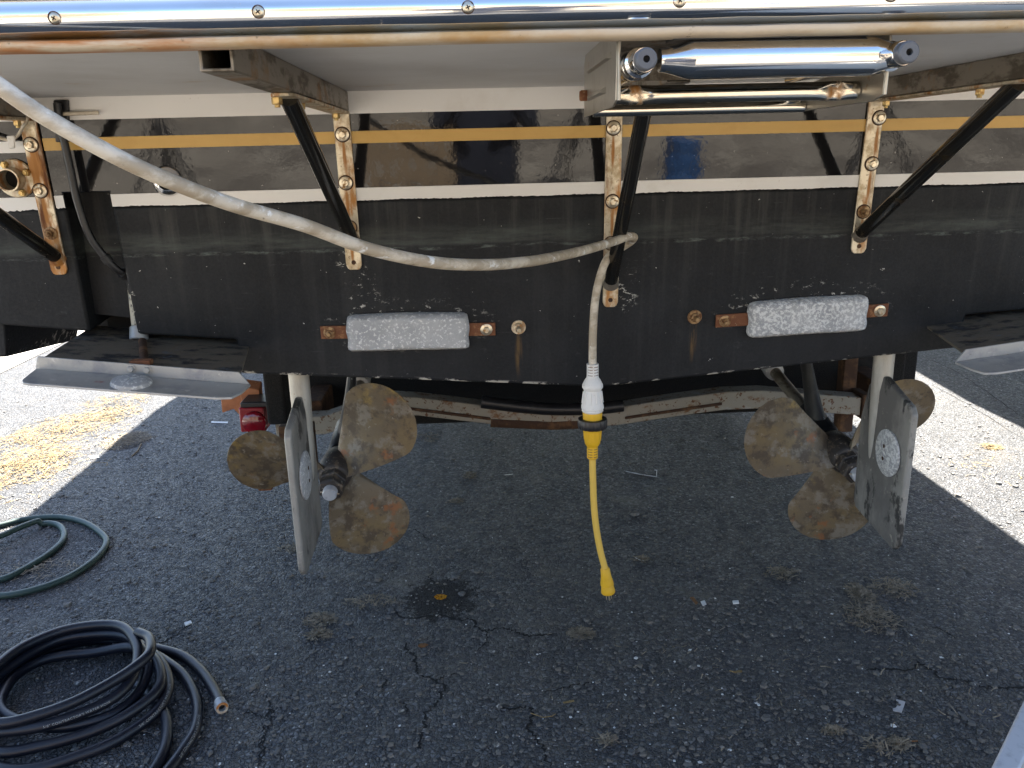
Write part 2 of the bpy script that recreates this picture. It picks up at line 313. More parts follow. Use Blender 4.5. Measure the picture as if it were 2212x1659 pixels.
def asphalt():
    t = NT('worn_asphalt')
    p = t.map((1,1,0)); 
    warp = t.n('ShaderNodeVectorMath', operation='ADD'); nz = t.n('ShaderNodeTexNoise'); t.put(nz.inputs['Vector'], p); nz.inputs['Scale'].default_value = 60
    sc = t.n('ShaderNodeVectorMath', operation='SCALE'); t.put(sc.inputs[0], nz.outputs['Color']); sc.inputs['Scale'].default_value = .009
    t.put(warp.inputs[0], p); t.put(warp.inputs[1], sc.outputs[0]); pw = warp.outputs[0]
    d1 = t.vor(84, 'F1', pw); cell = t.vor(84, 'F1', pw, 1); edge = t.vor(84, 'DISTANCE_TO_EDGE', pw)
    d2 = t.vor(230, 'F1', pw); cell2 = t.vor(230, 'F1', pw, 1)
    cs = t.sep(cell); cs2 = t.sep(cell2)
    big = t.noise(1.1, 6, .65, p); mid = t.noise(7, 5, .65, p)
    stone = t.mix(cs[0], (.033,.035,.040), (.215,.216,.222))
    stone = t.mix(t.ramp(cs[1], .78, .9, 0, .6), stone, (.12,.098,.075))
    stone = t.mix(t.ramp(cs[2], .965, .985, 0, .8), stone, (.42,.41,.39))
    fines = t.mix(cs2[0], (.021,.022,.0245), (.088,.089,.093))
    fillm = t.ramp(t.math('ADD', t.math('MULTIPLY', cs[1], .5), t.math('MULTIPLY', mid, .6)), .42, .62)
    c = t.mix(t.math('MULTIPLY', t.ramp(edge, .03, .16), fillm), fines, stone)
    c = t.mix(t.ramp(big, .35, .7, 0, .35), c, (.070,.069,.068))
    c = t.mix(t.ramp(t.noise(3.3, 6, .7, t.map((1,1,0), (5,2,0))), .54, .70, 0, .5), c, (.165,.145,.118))
    o = onZ(950, 1292)
    oil = t.near((o.x, o.y, 0), (.15, .17, 1), 1.25, .3)
    oil = t.ramp(t.math('ADD', oil, t.math('MULTIPLY', t.math('SUBTRACT', t.noise(26, 5, .7, p), .5), 2.2)), .34, .62)
    c = t.mix(t.math('MULTIPLY', oil, .9), c, (.007,.0066,.006))
    for (px, py, hx, hy, col, a) in ((2140, 1545, .075, .06, (.055,.062,.085), .75), (880, 1250, .16, .09, (.13,.115,.095), .35), (1720, 1420, .35, .22, (.045,.05,.062), .5), (860, 900, .1, .05, (.16,.07,.10), .4)):
        q = onZ(px, py); f = t.near((q.x, q.y, 0), (hx, hy, 1), 1.1, .5)
        c = t.mix(t.math('MULTIPLY', t.math('MULTIPLY', f, a), t.ramp(t.noise(30, 4, .7, p), .35, .6)), c, col)
    h = t.math('ADD', t.math('MULTIPLY', t.ramp(edge, 0, .22), t.math('ADD', .3, t.math('MULTIPLY', cs[0], .7))), t.math('MULTIPLY', t.math('SUBTRACT', 1, d2), .25))
    h = t.math('ADD', h, t.math('MULTIPLY', mid, .9))
    rough = t.math('ADD', t.ramp(cs[2], 0, 1, .56, .84), t.math('MULTIPLY', oil, .3))
    return t.out(c, rough, 0.0, t.bump(h, 1.0, .011))
m_asph = asphalt()
m_conc = layered('pale_concrete', (.46,.44,.40), [dict(s=2, lo=.4, hi=.7, col=(.38,.36,.32)), dict(s=40, lo=.6, hi=.7, col=(.3,.28,.25), amt=.5)], rough=.85, bump=(60,.4,.004))
m_crack = layered('crack_dirt_shade', (.010,.0095,.009), rough=1.0)  # dark colour for crack dirt and for the shade of its depth
m_straw = layered('dry_straw', (.27,.19,.080), [dict(s=60, lo=.4, hi=.65, col=(.16,.105,.045)), dict(s=90, lo=.6, hi=.7, col=(.44,.33,.15))], rough=.8)
m_grey_straw = layered('grey_dead_grass', (.30,.25,.18), [dict(s=60, lo=.4, hi=.65, col=(.15,.12,.082))], rough=.85)
m_fleck = layered('pale_paint_chip', (.66,.66,.64), [dict(s=14, lo=.6, hi=.68, col=(.30,.42,.50)), dict(s=11, lo=.66, hi=.7, col=(.50,.18,.08), loc=(4,4,0))], rough=.6)
m_stone = layered('loose_grit', (.11,.108,.105), [dict(s=40, lo=.45, hi=.6, col=(.17,.15,.125)), dict(s=55, lo=.62, hi=.66, col=(.4,.39,.36))], rough=.8)

# ================================================================== GROUND
def sheet(x0, x1, y0, y1, z, nx=1, ny=1):
    V = [(x0+(x1-x0)*i/nx, y0+(y1-y0)*j/ny, z) for j in range(ny+1) for i in range(nx+1)]
    return V, [(j*(nx+1)+i, j*(nx+1)+i+1, (j+1)*(nx+1)+i+1, (j+1)*(nx+1)+i) for j in range(ny) for i in range(nx)]
ground = obj('ground', sheet(-150, 150, -150, 150, 0, 6, 6), m_asph, smooth=0, org=(0,0,0), kind='structure', label='cracked dark asphalt yard surface under the boat')
a, b_ = onZ(0, 808), onZ(82, 768)
dv = (b_-a).normalized(); nv = Vector((-dv.y, dv.x, 0))
p0, p1 = a-dv*6, a+dv*14
obj('pavement', prism([p0+Vector((0,0,.004)), p1+Vector((0,0,.004)), p1+nv*9+Vector((0,0,.004)), p0+nv*9+Vector((0,0,.004))], (0,0,.003)), m_conc, smooth=0, kind='structure', label='pale sunlit concrete strip at the far left of the yard')

def crack(pts, wd):
    P = catmull([onZ(*p) for p in pts], 7); V = []; F = []
    for i, p in enumerate(P):
        t = (P[min(i+1, len(P)-1)]-P[max(i-1, 0)]).normalized(); n = Vector((-t.y, t.x, 0))
        e = min(1, i/3, (len(P)-1-i)/3); j = n*random.gauss(0, .0035)
        ww = wd*e*random.uniform(.35, 1.25)
        V += [p+j+n*ww+Vector((0,0,.0012)), p+j-n*ww+Vector((0,0,.0012))]
    for i in range(len(P)-1): F.append((2*i, 2*i+1, 2*i+3, 2*i+2))
    return V, F
c6 = lambda L: [C4(x, y, 1000, 2199) for x, y in L]
c7 = lambda L: [C4(x, y, 2000, 2199) for x, y in L]
c8 = lambda L: [C4(x, y, 2932, 2199) for x, y in L]
c5 = lambda L: [C4(x, y, 0, 2199) for x, y in L]
cracks = [c6([(1040,380),(1110,400),(1165,470),(1330,465),(1480,455),(1620,480),(1730,490),(1770,550),(1840,575),(1930,555),(2010,560),(2070,580),(2140,610),(2240,612),(2400,600)]),
 c6([(1190,660),(1220,740),(1270,775),(1285,870),(1300,915),(1380,940),(1440,965),(1500,1010),(1480,1080),(1450,1150),(1350,1240),(1340,1360),(1310,1450),(1320,1520)]),
 c6([(1440,965),(1520,935),(1640,915)]), c6([(1840,575),(1840,650),(1770,740)]), c6([(1420,90),(1400,150),(1440,200)]),
 c6([(160,1150),(110,1240),(150,1190),(130,1300),(60,1420),(40,1560),(20,1659)]), c6([(1030,940),(1040,1000),(1000,1040)]),
 c6([(1180,1130),(1215,1200),(1200,1240)]),
 c7([(-120,1190),(60,1190),(180,1190),(185,1270),(150,1340),(210,1410),(270,1480),(300,1560),(330,1659)]),
 c7([(250,1080),(420,1030),(560,1000),(700,980)]), c7([(560,1290),(580,1340),(600,1350)]),
 c8([(950,890),(1100,880),(1320,880),(1390,830),(1440,870),(1500,890),(1530,940),(1700,965),(1800,980),(1900,1020),(2050,1025),(2212,1030),(2400,1040)]),
 c8([(1390,830),(1310,790)]), c8([(1450,540),(1560,560),(1620,600),(1680,640)]),
 c5([(1240,690),(1300,660),(1420,580),(1540,470)]), c5([(2110,1050),(2130,1180),(2090,1330),(2080,1480),(2060,1659)]), c5([(1900,1220),(2000,1225),(2100,1260)]),
 [(870,1135),(905,1150),(930,1170)], [(1990,770),(2060,800),(2150,860),(2212,905)], [(2010,830),(2100,880),(2212,950)]]
for i, L in enumerate(cracks):
    obj('crack', crack(L, .0045 if i in (0, 1, 8, 11) else .0028), m_crack, ground, smooth=0)

def blades(spots, m, name, label, gid):
    V = []; F = []
    for (x, y, rx, ry, n, ln) in spots:
        for _ in range(n):
            r = math.sqrt(random.random())**1.3; a = random.random()*6.283
            px, py = x+rx*r*math.cos(a), y+ry*r*math.sin(a)
            d = random.random()*6.283; l = ln*random.uniform(.4, 1.5); wd = random.uniform(.0007, .0018)
            z0 = .003+random.random()*.014*(1-r); z1 = .003+random.random()*.02*(1-r)
            bend = random.uniform(-.5, .5)
            pts = [Vector((px+math.cos(d+bend*k)*l*(k-.5), py+math.sin(d+bend*k)*l*(k-.5), z0+(z1-z0)*k)) for k in (0, .5, 1)]
            i = len(V); sd = Vector((-math.sin(d), math.cos(d), .35))*wd
            for q in pts: V += [q+sd, q-sd]
            F += [(i, i+1, i+3, i+2), (i+2, i+3, i+5, i+4)]
    return obj(name, (V, F), m, smooth=0, org=(0,0,0), label=label, cat='grass', kind='stuff')
def gs(px, py, wpx, hpx, n, ln=.03):
    c = onZ(px, py); a = onZ(px+wpx, py); b = onZ(px, py-hpx)
    return (c.x, c.y, (a-c).length, (b-c).length, n, ln)
blades([gs(140,925,95,30,800,.045), gs(60,950,70,24,260,.045), gs(45,1008,100,40,1200,.045), gs(250,870,70,18,260,.045), gs(240,895,60,18,330,.045), gs(120,990,130,80,300,.045), gs(2142,966,24,6,200,.03), gs(2120,1010,70,30,40,.04)], m_straw, 'dry_straw', 'golden dry straw scattered on the sunlit asphalt at far left', 0)
blades([gs(272,952,48,17,520,.045), gs(1255,1370,30,14,230,.02), gs(1860,1285,28,24,260,.022), gs(800,1300,60,14,140,.02), gs(690,1340,34,16,220,.02), gs(690,1372,30,12,160,.02), gs(640,1185,40,8,100,.03), gs(1015,1028,14,7,90,.025), gs(985,1083,14,5,60,.025), gs(925,945,30,10,70,.03), gs(1690,1240,40,14,110,.03), gs(1880,1335,60,30,260,.03), gs(1930,1270,50,20,160,.03), gs(1945,1610,24,16,90,.02), gs(1800,1580,26,10,80,.02), gs(1310,1600,24,16,60,.02), gs(1385,1210,18,8,70,.025), gs(1900,1615,40,22,60,.02), gs(1480,1480,300,120,28,.02), gs(1150,1400,280,200,26,.02), gs(1950,1420,240,150,45,.02), gs(90,1230,80,20,120,.03), gs(1440,1420,200,40,24,.02)], m_grey_straw, 'dead_grass', 'small tufts of grey dead grass strewn over the shaded asphalt', 0)

def bits(n, area, size, flat, seedm):
    V = []; F = []
    for _ in range(n):
        x, y = area()
        s = size*math.exp(random.gauss(0, .45)); k = random.randint(4, 6); a0 = random.random()*6.28
        i = len(V); h = s*flat
        ring = [(x+s*math.cos(a0+6.283*j/k)*random.uniform(.6,1.2), y+s*math.sin(a0+6.283*j/k)*random.uniform(.6,1.2)) for j in range(k)]
        V += [(px, py, .0008) for px, py in ring]+[(x+(px-x)*.75, y+(py-y)*.75, .0008+h*random.uniform(.6,1)) for px, py in ring]
        F += [tuple(i+k+j for j in range(k))]+[(i+j, i+(j+1) % k, i+k+(j+1) % k, i+k+j) for j in range(k)]
    return V, F
def area_near():
    while True:
        px, py = random.uniform(300, 2212), random.uniform(950, 1659)
        if random.random() < .25+.75*(py-950)/700: p = onZ(px, py); return p.x, p.y
def area_patch():
    px, py = random.gauss(1500, 260), random.gauss(1500, 90); p = onZ(px, min(max(py, 1000), 1700)); return p.x, p.y
fl = B(bits(230, area_near, .0022, .35, 0), bits(110, area_patch, .0029, .3, 0))
obj('paint_chips', fl, m_fleck, smooth=0, org=(0,0,0), kind='stuff', label='tiny pale paint chips littering the shaded asphalt', cat='paint chips')
def area_g():
    px, py = random.uniform(-50, 2260), random.uniform(860, 1690); p = onZ(px, py); return p.x, p.y
obj('grit', bits(9000, area_g, .0042, .55, 0), m_stone, smooth=0, org=(0,0,0), kind='stuff', label='loose grey grit and small stones on the asphalt', cat='grit')

# ================================================================== THE BOAT
boat = thing('motor_boat', (XC, 2.0, 0), 'black and white motor boat on a trailer, seen from its stern', 'boat')
HALF = 1.68
z_bot, z_lw0, z_lw1, z_uw0, z_uw1 = 1.335, 1.3345, 1.361, 1.521, 1.5665
xl, xr = XC-HALF, XC+HALF
pT0, pT1 = T(136, 417).x, T(237, 417).x
pB0, pB1 = T(196, 717), T(297, 722)
sL, sR = T(512, 734), T(2086, 681)
bL, bR, bV = T(520, 807), T(2072, 751), T(1300, 836)
REC = 0.13
def slab(poly, off, th):                      # polygon given in (x, z) on the transom plane
    return prism([TP(x, z, off) for x, z in poly], TN*-th)
# gloss panel
obj('transom_panel', slab([(xl-.08, 2.25), (xl, z_bot-.002), (pT0, z_bot-.002), (pT0, 1.366), (pT1, 1.366), (pT1, z_bot-.002), (xr, z_bot-.002), (xr+.08, 2.25)], 0, REC+.01), m_gel, boat, bevel=.003)
# bottom-paint transom: left wing and centre
zl = T(0, 702)
wing = [(xl, z_bot-.003), (pT0, z_bot-.003), (pB0.x, pB0.z), (zl.x, zl.z), (xl, zl.z+.055)]
ctr = [(pT1, z_bot-.003), (pB1.x, pB1.z), (sL.x, sL.z), (bL.x, bL.z), (bV.x, bV.z), (bR.x, bR.z), (sR.x, sR.z), (xr, sR.z+.05), (xr, z_bot-.003)]
obj('transom_bottom', B(slab(wing, .0015, REC), slab(ctr, .0015, REC)), m_bot, boat, bevel=.007, segs=3)
def stripe(x0, x1, z0, z1, off, jag=0, n=None):
    n = n or max(2, int((x1-x0)/.004)) if jag else 1
    V = []; F = []
    for i in range(n+1):
        x = x0+(x1-x0)*i/n; j = random.gauss(0, jag)+jag*1.5*math.sin(x*31) if jag else 0
        for o in (off, -.0005): V += [TP(x, z0+j, o), TP(x, z1, o)]
    for i in range(n):
        k = 4*i; F += [(k, k+4, k+5, k+1), (k, k+2, k+6, k+4), (k+1, k+5, k+7, k+3)]
    return V, F
obj('white_stripe', stripe(xl, xr, z_uw0, z_uw1+.06, .002), m_white, boat, smooth=0)
obj('white_stripe', B(stripe(pT1+.002, xr, z_lw0-.001, z_lw1, .003, .00045), stripe(pT0-.02, pT0, z_lw0-.001, z_lw1, .003, .001), stripe(xl, pT0-.06, z_lw0-.004, z_lw1-.002, .003, .001)), m_white, boat, smooth=0)
obj('gold_stripe', stripe(T(95,315).x, xr, 1.458, 1.484, .0022), m_gold, boat, smooth=0)
obj('white_stripe', stripe(xl, T(62,315).x+.01, 1.455, 1.479, .0022), m_white, boat, smooth=0)
# actuator pocket lining
obj('pocket_lining', B(prism([TP(pT0-.01, 1.37, -REC+.012), TP(pT1+.01, 1.37, -REC+.012), TP(pB1.x+.01, .99, -REC+.012), TP(pB0.x-.01, .99, -REC+.012)], TN*-.02)), m_dark, boat)
# hull body
def sec(Y, h, cap=True):
    L = [Vector((XC-x, Y, z)) for x, z in reversed(h)]; R_ = [Vector((XC+x, Y, z)) for x, z in h[1:]]
    return L+R_
secs = [sec(2.02, [(0,.868),(.880,.938),(.884,1.03),(1.66,1.14),(1.74,1.6),(1.86,2.3),(0,2.36)][:-1]),
        sec(2.22, [(0,.85),(.880,.925),(.884,1.03),(1.68,1.12),(1.76,1.6),(1.88,2.3)]),
        sec(2.26, [(0,.845),(.880,.92),(.884,.93),(1.69,1.06),(1.77,1.6),(1.88,2.3)]),
        sec(4.0, [(0,.62),(.9,.84),(.95,.85),(1.72,1.05),(1.84,1.65),(1.95,2.32)]),
        sec(6.5, [(0,.42),(.85,.76),(.9,.78),(1.62,1.06),(1.80,1.75),(1.95,2.45)]),
        sec(9.0, [(0,.50),(.55,.80),(.6,.82),(1.15,1.15),(1.45,1.95),(1.70,2.65)]),
        sec(11.4, [(0,1.0),(.06,1.15),(.07,1.2),(.15,1.5),(.3,2.2),(.45,2.9)])]
hv, hf = loft(secs, cap=False)
n_ = len(secs[0]); N = len(secs)
hf += [tuple(range(n_)), tuple((N-1)*n_+k for k in range(n_))]
for i in range(N-1): hf.append((i*n_, (i+1)*n_, (i+1)*n_+n_-1, i*n_+n_-1))
obj('hull', (hv, hf), m_bot, boat, smooth=25)
obj('cabin', B(loft([[Vector((XC-1.35,Y,2.4)), Vector((XC-1.25,Y,zt)), Vector((XC+1.25,Y,zt)), Vector((XC+1.35,Y,2.4))] for Y, zt in ((5.0,3.7),(7.2,3.7),(8.0,2.9),(8.6,2.75))])), m_white, boat, smooth=20)
# outboard strake seen under the left wing
n0, n1, f0, f1 = onY(15,771,2.03), onY(14,707,2.03), onY(165,734,2.55), onY(165,716,2.4)
obj('strake', hexa([Vector((-1.75,2.03,n0.z+.005)), n0, f0, Vector((-1.75,2.6,f0.z)), Vector((-1.75,2.03,1.12)), Vector((n1.x,2.03,1.09)), Vector((f1.x,2.5,1.06)), Vector((-1.75,2.6,1.1))]), m_bot, boat, bevel=.004)

# ---- swim platform
PX0, PX1, PZ = XC-1.62, XC+1.62, 1.567
YO = lambda x: -.020*(x+.52)
plat = obj('swim_platform', hexa([Vector((x, y, z)) for z in (PZ, 1.606) for x, y in ((PX0,1.006+YO(PX0)),(PX1,1.006+YO(PX1)),(PX1,1.932),(PX0,1.932))]), m_under, boat, bevel=.004)
YO = lambda x: -.020*(x+.52)
def railprof(yc, zc, ry, rz, n=18): return [(yc-ry*math.sin(math.pi*k/n), zc-rz*math.cos(math.pi*k/n)) for k in range(n+1)]
RY, RZ = 1.003, 1.5815
pr = railprof(RY, RZ, .030, .0215)
nx = 40
rv = []; rf = []
for i in range(nx+1):
    x = PX0+(PX1-PX0)*i/nx
    for y, z in pr: rv.append((x, y+YO(x)+random.gauss(0,.00025), z))
k_ = len(pr)
for i in range(nx):
    for j in range(k_-1): rf.append((i*k_+j, i*k_+j+1, (i+1)*k_+j+1, (i+1)*k_+j))
rf += [tuple(range(k_)), tuple(nx*k_+j for j in range(k_))]
obj('rub_rail', (rv, rf), m_chrome, plat, smooth=60, label='polished half-round stainless rub rail along the platform edge')
lv = []; lf = []
lp = [(1.003,1.5598),(.9905,1.5598),(.9850,1.5575),(.9845,1.5535),(.9875,1.5500),(.994,1.5482),(1.003,1.548),(1.015,1.5482),(1.015,1.5598)]
for i in range(61):
    x = PX0+(PX1-PX0)*i/60; j = random.gauss(0, .0006)
    for y, z in lp: lv.append((x, y+YO(x)+j, z+j*.6))
for i in range(60):
    for j in range(9): lf.append((i*9+j, i*9+(j+1) % 9, (i+1)*9+(j+1) % 9, (i+1)*9+j))
lf += [tuple(range(9)), tuple(540+j for j in range(9))]
obj('edge_trim', (lv, lf), m_lip, plat, smooth=50, label='cream trim strip stained orange by rust under the rail')
obj('edge_trim', hexa([Vector((x, y+YO(x), z)) for z in (1.6032, 1.612) for x, y in ((PX0,.985),(PX1,.985),(PX1,1.02),(PX0,1.02))]), m_white, plat, bevel=.003)
# screws with a crossed recess
def screw_mesh():
    b = B(lathe([(.0058,0),(.0058,.0010),(.0046,.0024),(.0026,.0031),(.0,.0033)], (0,0,0), (0,0,1), 18, False))
    return mesh_of('screw_head', b, m_bolt)
ms = screw_mesh()
mslot = mesh_of('screw_slot', B(box(-.0026,.0026,-.0006,.0006,.0024,.0037), box(-.0006,.0006,-.0026,-.0006,.0024,.0036), box(-.0006,.0006,.0006,.0026,.0024,.0036)), m_dark, 0)
ring_s = mesh_of('countersink', lathe([(.0061,.0004),(.0070,.0006),(.0070,.0012),(.0061,.0010)], (0,0,0), (0,0,1), 20, False), m_rusty)
for px, py in ((121,40),(562,28),(1011,20),(1460,8),(1905,-2)):
    d = ray(px, py); p = CAM+d*(.975/d.y); zz = min(RZ+.018, max(RZ-.016, p.z))
    a = math.acos(max(-1, min(1, (RZ-zz)/.0215))); yy = RY+YO(p.x)-.030*math.sin(a)
    nrm = Vector((0, -math.sin(a)/.030, -math.cos(a)/.0215)).normalized()
    q = qz(nrm) @ Quaternion((0,0,1), random.random())
    s_ = link('screw', ms, Vector((p.x, yy, zz))-nrm*.001, plat, q)
    link('screw_slot', mslot, WL[s_.name], s_)
    link('countersink', ring_s, WL[s_.name]+nrm*.0002, plat, q)
# square support tubes under the platform
def sq_tube(x, w_, h_, y0, y1, zt, t_=.004):
    o = [(x-w_,zt),(x+w_,zt),(x+w_,zt-h_),(x-w_,zt-h_)]; i_ = [(x-w_+t_,zt-t_),(x+w_-t_,zt-t_),(x+w_-t_,zt-h_+t_),(x-w_+t_,zt-h_+t_)]
    V = [Vector((a, y0, b)) for a, b in o]+[Vector((a, y0, b)) for a, b in i_]+[Vector((a, y1, b)) for a, b in o]+[Vector((a, y1-.01, b)) for a, b in i_]
    F = []
    for k in range(4):
        l = (k+1) % 4; F += [(k, l, 4+l, 4+k), (k, 8+k, 8+l, l), (4+k, 4+l, 12+l, 12+k)]
    return V, F+[(8,9,10,11), (12,13,14,15)]
BR = [(-.9645, 1.514, 1.183, 1.966, 1.234, 1.383), (-.2885, 1.522, 1.174, 1.964, 1.257, 1.389), (.317, 1.522, 1.065, 1.975, 1.135, 1.57), (.9115, 1.526, 1.178, 1.966, 1.235, 1.42)]
for (x, *_ ) in BR:
    obj('support_tube', sq_tube(x, .0195, .040, 1.34 if abs(x-.317) < .01 else 1.022, 1.927, PZ-.0005), m_tube, plat, bevel=.005, segs=3)

# ---- brackets: strap on the transom, leg under the tube, diagonal strut
bolt_me = mesh_of('bolt', B(lathe([(.0135,0),(.0145,.0008),(.0145,.0028),(.013,.0036)], (0,0,0), (0,0,1), 28), lathe([(.0088,.0036),(.0088,.0085),(.0070,.0102)], (0,0,0), (0,0,1), 6), lathe([(.0062,.0102),(.0062,.0106)], (0,0,0), (0,0,1), 16)), m_bolt)
stain_me = mesh_of('rust_ring', lathe([(.0130,0),(.0172,.0001),(.0172,.0007),(.0130,.0008)], (0,0,0), (0,0,1), 24, False), m_rusty)
stud_me = mesh_of('stud_bolt', B(lathe([(.0135,0),(.0145,.0008),(.0145,.0028),(.013,.0036)], (0,0,0), (0,0,1), 28), lathe([(.0085,.0036),(.0085,.0095),(.0070,.0108)], (0,0,0), (0,0,1), 6), lathe([(.005,.0108),(.005,.0185),(.004,.0195)], (0,0,0), (0,0,1), 14)), m_bolt_r)
nut_me = mesh_of('nut', B(lathe([(.0085,0),(.0085,.0085),(.0068,.0105)], (0,0,0), (0,0,1), 6), lathe([(.0045,.0105),(.0045,.0145)], (0,0,0), (0,0,1), 12)), m_brass)
rnut_me = mesh_of('rusty_nut', lathe([(.0085,0),(.0085,.0085),(.0068,.0105)], (0,0,0), (0,0,1), 6), m_rust)
hole_me = mesh_of('screw_hole', lathe([(.0045,0),(.0055,.0006),(.0040,.0012),(.0030,.0003)], (0,0,0), (0,0,1), 16), m_rusty)
bolts = [[(71,312),(91,411),None], [(741,290),(748,394),(757,490)], [(1324,276),(1322,434),(1318,524)], [(1896,254),(1880,353),(1862,456)]]
slabels = ['heavily rusted platform bracket at the left edge of the transom', 'stained platform bracket left of the hanging white cord', 'long central platform bracket with the white cord round its strut', 'stained platform bracket at the right of the boarding ladder']
for bi, (x, zt, zb, ly, lz, uy) in enumerate(BR):
    wdt = .0185
    runs = [TP(T(*p).x, T(*p).z-.05) for p in bolts[bi] if p]
    m = steel('rusted_strap', .43, .57, (.13,.042,.010), runs=runs) if bi == 0 else steel('stained_strap', .50, .66, runs=runs)
    xt, xb = x, x+(.0 if bi != 3 else -.004)
    poly = [(x-wdt, zb+.012), (x-wdt+.004, zb+.003), (x-wdt*.5, zb), (x+wdt*.5, zb), (x+wdt-.004, zb+.003), (x+wdt, zb+.012), (x+wdt, 1.5265), (x-wdt, 1.5265)]
    legz = PZ-.0005-.040
    st = B(slab(poly, .0075, .0058))
    legp = [(x-wdt, uy-.03), (x-wdt*.6, uy-.045), (x+wdt*.6, uy-.045), (x+wdt, uy-.03), (x+wdt, 1.929), (x-wdt, 1.929)]
    st.add(prism([(a, b, legz-.0065) for a, b in legp], (0,0,.006)))
    br = obj('platform_bracket', st, m, boat, bevel=.0015, label=slabels[bi])
    low = Vector((x, ly-.002, lz-.012)); up = Vector((x, uy+.01, legz-.004))
    d = (up-low).normalized()
    obj('strut', tube([low, low+d*.02, low+(up-low)*.5, up], .0155, 20), m_strut, br, smooth=50)
    obj('weld', tube([low-d*.004, low+d*.012], [.0205,.0165], 16), m_steel_r if bi == 0 else m_tube, br)
    for k, p in enumerate(bolts[bi]):
        if p is None: link('bolt', stud_me, TP(T(113,503).x, T(113,503).z, .0075), br, qz(TN)); continue
        w_ = T(*p)
        me = stud_me if (k == 2 and bi in (1, 3)) else bolt_me
        q = qz(TN) @ Quaternion((0,0,1), random.random())
        link('bolt', me, TP(w_.x if abs(w_.x-x) < .012 else x, w_.z, .0078), br, q)
        link('rust_ring', stain_me, TP(w_.x if abs(w_.x-x) < .012 else x, w_.z, .0075), br, q)
    link('screw_hole', hole_me, TP(x, zb+.018, .0075), br, qz(TN))
    for k, yy in enumerate((uy-.02, uy+.13, 1.905)):
        if bi == 2 and k == 0: continue
        link('nut', nut_me, (x+(-.006 if k else -.012)*(1 if bi < 2 else -1), yy, legz-.0065), br, qz((0,0,-1)))

# ---- boarding ladder folded away under the platform
m_plate = layered('brushed_stainless_plate', (.42,.395,.345), [dict(s=12, lo=.45, hi=.75, col=(.30,.275,.23), rough=.4), dict(s=40, lo=.64, hi=.7, col=(.30,.16,.05), amt=.6)], rough=.32, metal=.8)
m_plug = layered('grey_plug', (.095,.10,.11), rough=.45)
lad = obj('boarding_ladder', B(box(.180,.482,1.05,1.30,1.5615,1.5655)), m_tube, boat, label='folded stainless boarding ladder in its housing under the platform')
XL, XR = .172, .489
for sx, X in ((-1, XL), (1, XR)):
    pl = [(X,1.022,1.5660),(X,1.30,1.5660),(X,1.315,1.552),(X,1.315,1.4785),(X,1.05,1.480),(X,1.026,1.486)]
    hp = obj('housing_plate', prism(pl, (.003*sx,0,0)), m_plate, lad, bevel=.001)
    for z_, ya, yb in ((1.540, 1.06, 1.27), (1.503, 1.10, 1.27)):
        obj('rib', hexa([Vector((X+.003*sx, ya, z_-.004)), Vector((X+.003*sx, yb, z_-.004)), Vector((X+.003*sx, yb, z_+.004)), Vector((X+.003*sx, ya, z_+.004)),
                         Vector((X+.007*sx, ya+.02, z_-.0015)), Vector((X+.007*sx, yb-.02, z_-.0015)), Vector((X+.007*sx, yb-.02, z_+.0015)), Vector((X+.007*sx, ya+.02, z_+.0015))]), m_plate, lad)
    obj('fold_lip', tube(catmull([(X,1.021,1.486), (X,1.020,1.51), (X,1.020,1.548), (X+.004*-sx,1.020,1.5565), (X+.014*-sx,1.020,1.5585)], 4), .0022, 10), m_plate, lad)
    link('bolt', rnut_me, (X+.003*sx, 1.285, 1.508), lad, qz((sx,0,0)))
for px, py in ((1397,127),(1965,112)):
    p = onY(px, py, .955)
    obj('side_rail', lathe([(.0128,.012),(.0138,.014),(.0138,.04),(.0165,.042),(.0165,.056),(.0150,.058),(.0175,.062),(.0175,.082),(.0150,.086),(.0150,.34)], (p.x, .955, p.z), (0,1,0), 28), m_chrome, lad)
    pg = obj('end_plug', lathe([(.0038,.006),(.0038,0),(.0100,0),(.0120,.002),(.0122,.0121)], (p.x, .955, p.z), (0,1,0), 28, False), m_plug, lad)
    obj('plug_hole', lathe([(.0001,.005),(.0039,.005)], (p.x, .955, p.z), (0,1,0), 16, False), m_dark, pg)
def step(x0, x1, xa, xb, y, z, rz, ry, rend, m, name='step'):
    prof = [(x0, rend), (x0+.006, rend*1.02), (xa, 1), (xa+.002, 1), (xb-.002, 1), (xb, 1), (x1-.006, rend*1.02), (x1, rend)]
    V = []; F = []; n = 28
    for px_, s_ in prof:
        for k in range(n):
            a_ = 2*math.pi*k/n; V.append((px_, y+ry*s_*math.cos(a_), z+rz*s_*math.sin(a_)))
    for i in range(len(prof)-1):
        for k in range(n): F.append((i*n+k, i*n+(k+1) % n, (i+1)*n+(k+1) % n, (i+1)*n+k))
    F += [tuple(range(n)), tuple((len(prof)-1)*n+k for k in range(n))]
    return obj(name, (V, F), m, lad, smooth=50)
YS = 1.0
pa, pb = onY(1425,125,YS), onY(1945,112,YS); zc = onY(1690,125,YS).z
step(pa.x, pb.x, onY(1492,125,YS).x, onY(1882,112,YS).x, YS+.002, zc, .0215, .025, .60, m_chrome)
obj('tread_pad', box(onY(1450,85,YS).x, onY(1868,80,YS).x, YS-.012, YS+.03, zc+.0205, zc+.0265), m_plug, lad, bevel=.002)
s2 = onY(1600,200,1.09)
